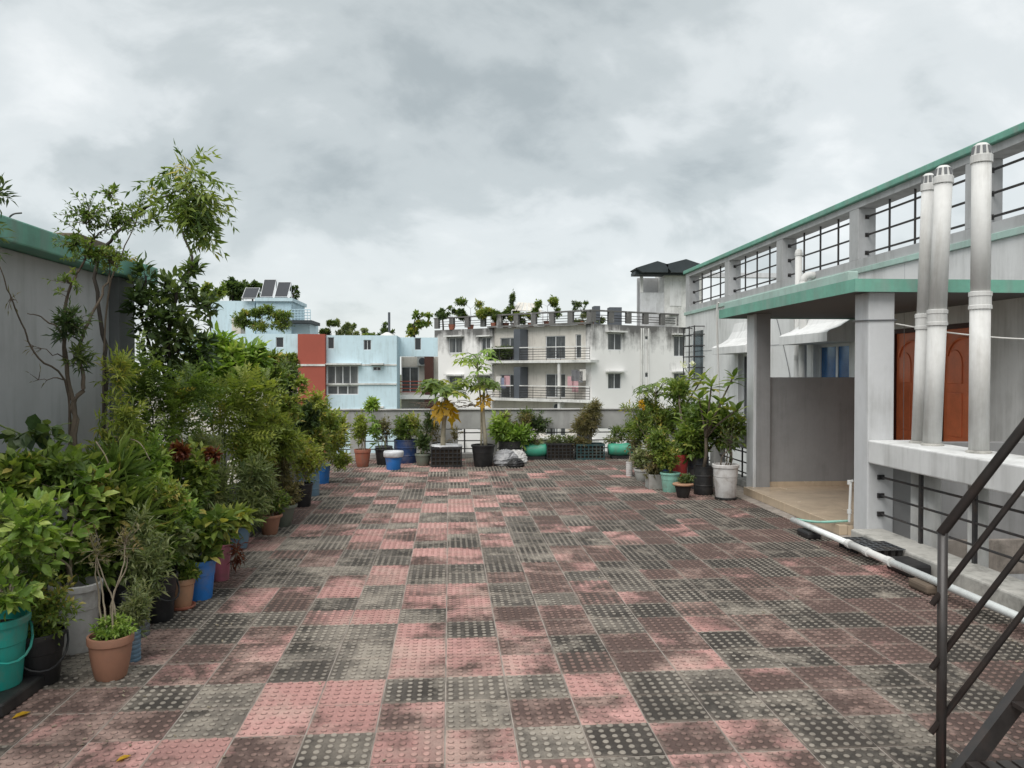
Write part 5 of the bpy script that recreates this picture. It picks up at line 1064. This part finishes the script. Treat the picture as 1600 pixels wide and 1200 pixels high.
potted('shallow black bowl with orange rim at the front of the cluster', 'bowl', 2.81, 9.72, .115, .17, 'blk', [dict(c=[CL(1072, 748, 13, 9, 44, Y=9.75)], tpl='small', size=.035, per=8, pal='dark', bark='greenstem', tr=.003, ns=5)], group=RC)
MB().lathe((2.81, 9.72, 0), [(.110, .150), (.128, .152), (.130, .170), (.124, .1755), (.108, .174)], 24).build('orange_rim', M['tan'], bpy.data.objects[[o.name for o in bpy.data.objects if o.get('label', '').startswith('shallow black bowl')][0]], True)
potted('mint green bucket left of the orange rimmed bowl', 'bucket', 2.78, 10.2, .125, .25, 'mint', [dict(c=[CL(1042, 712, 20, 24, 80, Y=10.25), CL(1030, 690, 24, 26, 70, Y=10.3)], tpl='small', size=.055, per=9, pal='mid', bark='greenstem', tr=.007, ns=5)], group=RC)
potted('square grey stone planter left of the mint bucket', 'box', 2.68, 10.55, .12, .19, 'stone', [dict(c=[CL(1022, 735, 18, 16, 50, Y=10.55), CL(1025, 700, 20, 26, 60, Y=10.6)], tpl='small', size=.05, per=8, pal='brown', bark='twig', tr=.006, ns=4)], group=RC)
potted('small grey stone pot with an orange mouth beyond the square planter', 'pot', 2.66, 11.25, .12, .17, 'stone', [dict(c=[CL(1003, 715, 18, 20, 60, Y=11.3)], tpl='small', size=.05, per=8, pal='grey', bark='twig', tr=.006, ns=4)], group=RC)
potted('narrow white pot at the far end of the right hand cluster', 'can', 2.58, 11.75, .05, .22, 'whitep', [dict(c=[CL(990, 700, 12, 24, 30, Y=11.9)], tpl='small', size=.05, per=6, pal='brown', bark='twig', tr=.006, ns=3)], group=RC)
ph = potted('dark pot with a young papaya above the right hand cluster', 'drum', 3.1, 12.0, .15, .34, 'navy', [dict(c=[CL(1035, 660, 30, 26, 90, Y=11.9), CL(1015, 640, 26, 22, 50, Y=12.0), CL(1000, 670, 20, 26, 50, Y=11.9)], tpl='lance', size=.09, per=8, pal='mid', bark='bark', tr=.010, ns=4)], group=RC)
papaya(ph, (3.05, 12.05, .3), tuple(at(1026, 612, Y=12.05)), .03, 14, .21, 'mid', 31, 0, .12, .34)
potted('thin shrub with one yellow flower head over the cluster', 'bucket', 2.85, 11.3, .13, .28, 'ggreen', [dict(c=[CL(1003, 655, 16, 26, 34, Y=11.4), CL(985, 640, 14, 12, 10, Y=11.5)], tpl='lance', size=.08, per=6, pal='mid', bark='twig', tr=.006, ns=3), dict(c=[CL(1003, 632, 5, 8, 14, Y=11.3)], tpl='small', size=.04, per=6, pal='gold', bark='greenstem', tr=.004, ns=1, seed=71)], group=RC)
rosettes('pale flowered plumeria behind the right hand cluster', 'drum', 3.45, 12.3, .16, .36, 'gasket', [at(u, v, Y=yy_) for u, v, yy_ in ((1078, 588, 12.3), (1098, 590, 12.4), (1070, 612, 12.2), (1060, 600, 12.4))], 15, .23, 'yellow', RC, 6, flowers=[at(1068, 570, Y=12.3), at(1083, 568, Y=12.3)])

# ------------------------------------------------------------------ fallen leaves and litter
def fallen(u, v, s, pal, lb):
    p = at(u, v, Z=.008); t = thing('fallen_leaf', lb, 'leaf', tuple(p), 'fallen leaves on the tiles')
    leaves(t, 'leaf_blade', 'ovate', [p], [(math.cos(u), math.sin(u), 0.1)], [(.1, .1, 1)], [s], [.5], pal)
fallen(48, 1112, .08, 'gold', 'yellow fallen leaf on the floor by the teal bucket')
fallen(205, 1180, .06, 'gold', 'yellow scrap leaf on pink tile at bottom left')
lt = MB(); rn_ = random.Random(9)
for k in range(420):
    x = rn_.choice((rn_.gauss(-1.5, .16), rn_.uniform(-1.5, 3.2), rn_.gauss(-1.55, .14), rn_.gauss(3.3, .15))); y = rn_.uniform(3.2, 13); s = rn_.uniform(.003, .011); a = rn_.random() * 6
    lt.obox((x, y, .0055), (s * math.cos(a), s * math.sin(a), .002), (-s * .5 * math.sin(a), s * .5 * math.cos(a), 0), (0, 0, .0012))
struct(lt.build('leaf_litter', M['twig']), 'scattered dry crumbs and petals on the tiles', 'stuff')

# ------------------------------------------------------------------ trees and roof gardens behind
def tree(label, u, vt, vb, Y, ru, n, size, pal='dark', seed=1, tpl='card', base=GZ, nc=10, per=7):
    c = at(u, (vt + vb) / 2, Y=Y); rz = (vb - vt) / 2 * Y / 1250; rx = ru * Y / 1250; t = thing('tree', label, 'tree', (c[0], Y, base), 'trees behind the houses'); rn = np.random.default_rng(seed); cl = []
    for k in range(nc): cl.append((c[0] + rn.uniform(-.8, .8) * rx, Y + rn.uniform(-.5, .5) * rx, c[2] + rn.uniform(-.75, .75) * rz, rx * rn.uniform(.18, .40), rx * .35, rz * rn.uniform(.18, .36), max(2, int(n * .55) // nc)))
    crown(t, [[(c[0], Y, base), (c[0] + .1, Y, base + (c[2] - base) * .5), (c[0], Y, c[2])]], cl, tpl, size, per, pal, 'barkd', .03 * Y / 12, seed, twig=.02, name='crown', stemname='trunk')
tree('round dark tree behind the left end of the blue penthouse', 362, 428, 475, 70, 26, 180, .39, 'dark', 1)
tree('loose grey green tree left of the solar panels', 330, 435, 500, 66, 24, 130, .36, 'mid', 2)
tree('small tree right behind the solar panels', 395, 436, 468, 72, 18, 90, .36, 'dark', 3)
tree('slim tree right of the solar panels', 458, 448, 472, 70, 9, 40, .28, 'dark', 4)
tree('wide feathery tree between the blue and white houses', 648, 484, 528, 84, 30, 150, .36, 'mid', 5)
tree('airy low tree behind the blue house roof pole', 600, 502, 528, 80, 20, 90, .32, 'dark', 6)
tree('pale twiggy tree behind the middle of the blue roof', 545, 503, 527, 70, 18, 70, .25, 'grey', 7)
tree('small tree at the right end of the blue roof', 692, 478, 500, 90, 14, 60, .36, 'dark', 8)
def roofplant(label, u, vt, vb, Y, ru, n, size, pal, seed, z, nc=3, tpl='small', per=8):
    k = Y / 1250; a = at(u, (vt + vb) / 2, Y=Y); rz = (vb - vt) / 2 * k; rx = ru * k; t = thing('roof_plant', label, 'plant', (a[0], Y, z), 'plants on the far rooftops'); rn = np.random.default_rng(seed)
    MB().lathe((a[0], Y, z), [(.22, 0), (.3, .4), (.32, .45), (.26, .44)], 10).build('pot', M['terra2'], t)
    cl = [(a[0] + rn.uniform(-1., 1.) * rx, Y + rn.uniform(-.3, .3), a[2] + rn.uniform(-.7, .7) * rz, rx * rn.uniform(.2, .5), rx * .4, rz * rn.uniform(.25, .55), max(2, n // (nc + 2))) for _ in range(nc + 2)]
    crown(t, [[(a[0], Y, z + .4), (a[0] + .05, Y, (z + a[2]) / 2 + .2), (a[0], Y, a[2])]], cl, tpl, size, per, pal, 'barkd', .03, seed, twig=.014, shell=.4)
roofplant('flat topped rounded tree on the pale blue terrace', 410, 470, 520, 53.5, 36, 300, .20, 'mid', 11, BZ - .6, 7)
roofplant('dense dark shrub above the brick red column', 516, 500, 526, 54, 12, 130, .2, 'dark', 12, BZ - .6)
roofplant('airy shrub on the blue roof right of the dark one', 534, 500, 527, 54.5, 13, 60, .18, 'grey', 13, BZ - .6)
roofplant('thin shrubs behind the middle of the blue parapet', 555, 506, 528, 54.5, 16, 60, .18, 'grey', 16, BZ - .6)
roofplant('plant trailing over the blue parapet by its right window', 572, 518, 538, 52.9, 14, 60, .16, 'mid', 14, BZ - .6)
roofplant('drooping plant at the left corner of the blue parapet', 447, 540, 575, 51.6, 18, 60, .2, 'mid', 15, BZ - 3)
for k, (u, vt, vb, ru, n, pal, lb) in enumerate([(735, 464, 500, 24, 120, 'mid', 'feathery bush at the left of the white block roof'), (706, 478, 502, 18, 90, 'dark', 'dark spiky plant at the left roof end of the white block'), (772, 474, 503, 30, 300, 'mid', 'broad green bush on the white block roof'), (803, 458, 496, 13, 80, 'dark', 'upright dark plant beside the roof canopy'), (855, 462, 496, 17, 120, 'mid', 'rounded shrub on the white block roof right of the canopy'), (908, 470, 500, 11, 40, 'dark', 'small sparse shrub at the roof corner of the white block'), (790, 486, 505, 28, 190, 'dark', 'low plants behind the roof railing of the white block'), (925, 487, 506, 22, 90, 'grey', 'dry plants behind the roof railing right of the corner'), (830, 486, 504, 30, 170, 'mid', 'low green row behind the railing under the roof canopy')]):
    roofplant(lb, u, vt, vb, 69.3 if u < 760 else 66.5 if u < 850 else 63.8, ru, n, .22, pal, 30 + k, RZ - .01, 4)
bp = thing('balcony_plant', 'dark creeper filling the upper left balcony of the white block', 'plant', F1.p((sA + sB) / 2, .2, UP)); q, z = F1.sz(788, 550)
cc = F1.p(q, .25, z); crown(bp, [[F1.p(q, .1, UP), F1.p(q, .15, z - .3), cc]], [(*cc, 1.1, .5, .55, 130), (*F1.p(F1.sz(775, 560)[0], .4, F1.sz(775, 560)[1]), .6, .4, .5, 60)], 'small', .2, 8, 'dark', 'barkd', .03, 41, twig=.01)
# striped roof canopy
cv = thing('roof_canopy', 'sloping pale sheet canopy on the white block roof', 'canopy', tuple(at(825, 490, Y=67)))
a, b, c, d = at(800, 484, Y=66), at(848, 486, Y=66), at(838, 474, Y=68), at(810, 472, Y=68)
for k in range(6):
    t0, t1 = k / 6, (k + .82) / 6; MB().prism([a + (b - a) * t0, a + (b - a) * t1, d + (c - d) * t1, d + (c - d) * t0], (0, 0, -.06)).build('roof_strip', M['cream'], cv)
for p_ in (a, b, c, d): MB().tube([p_ - [0, 0, .03], (p_[0], p_[1], RZ)], .06, 4).build('canopy_leg', M['alu'], cv)
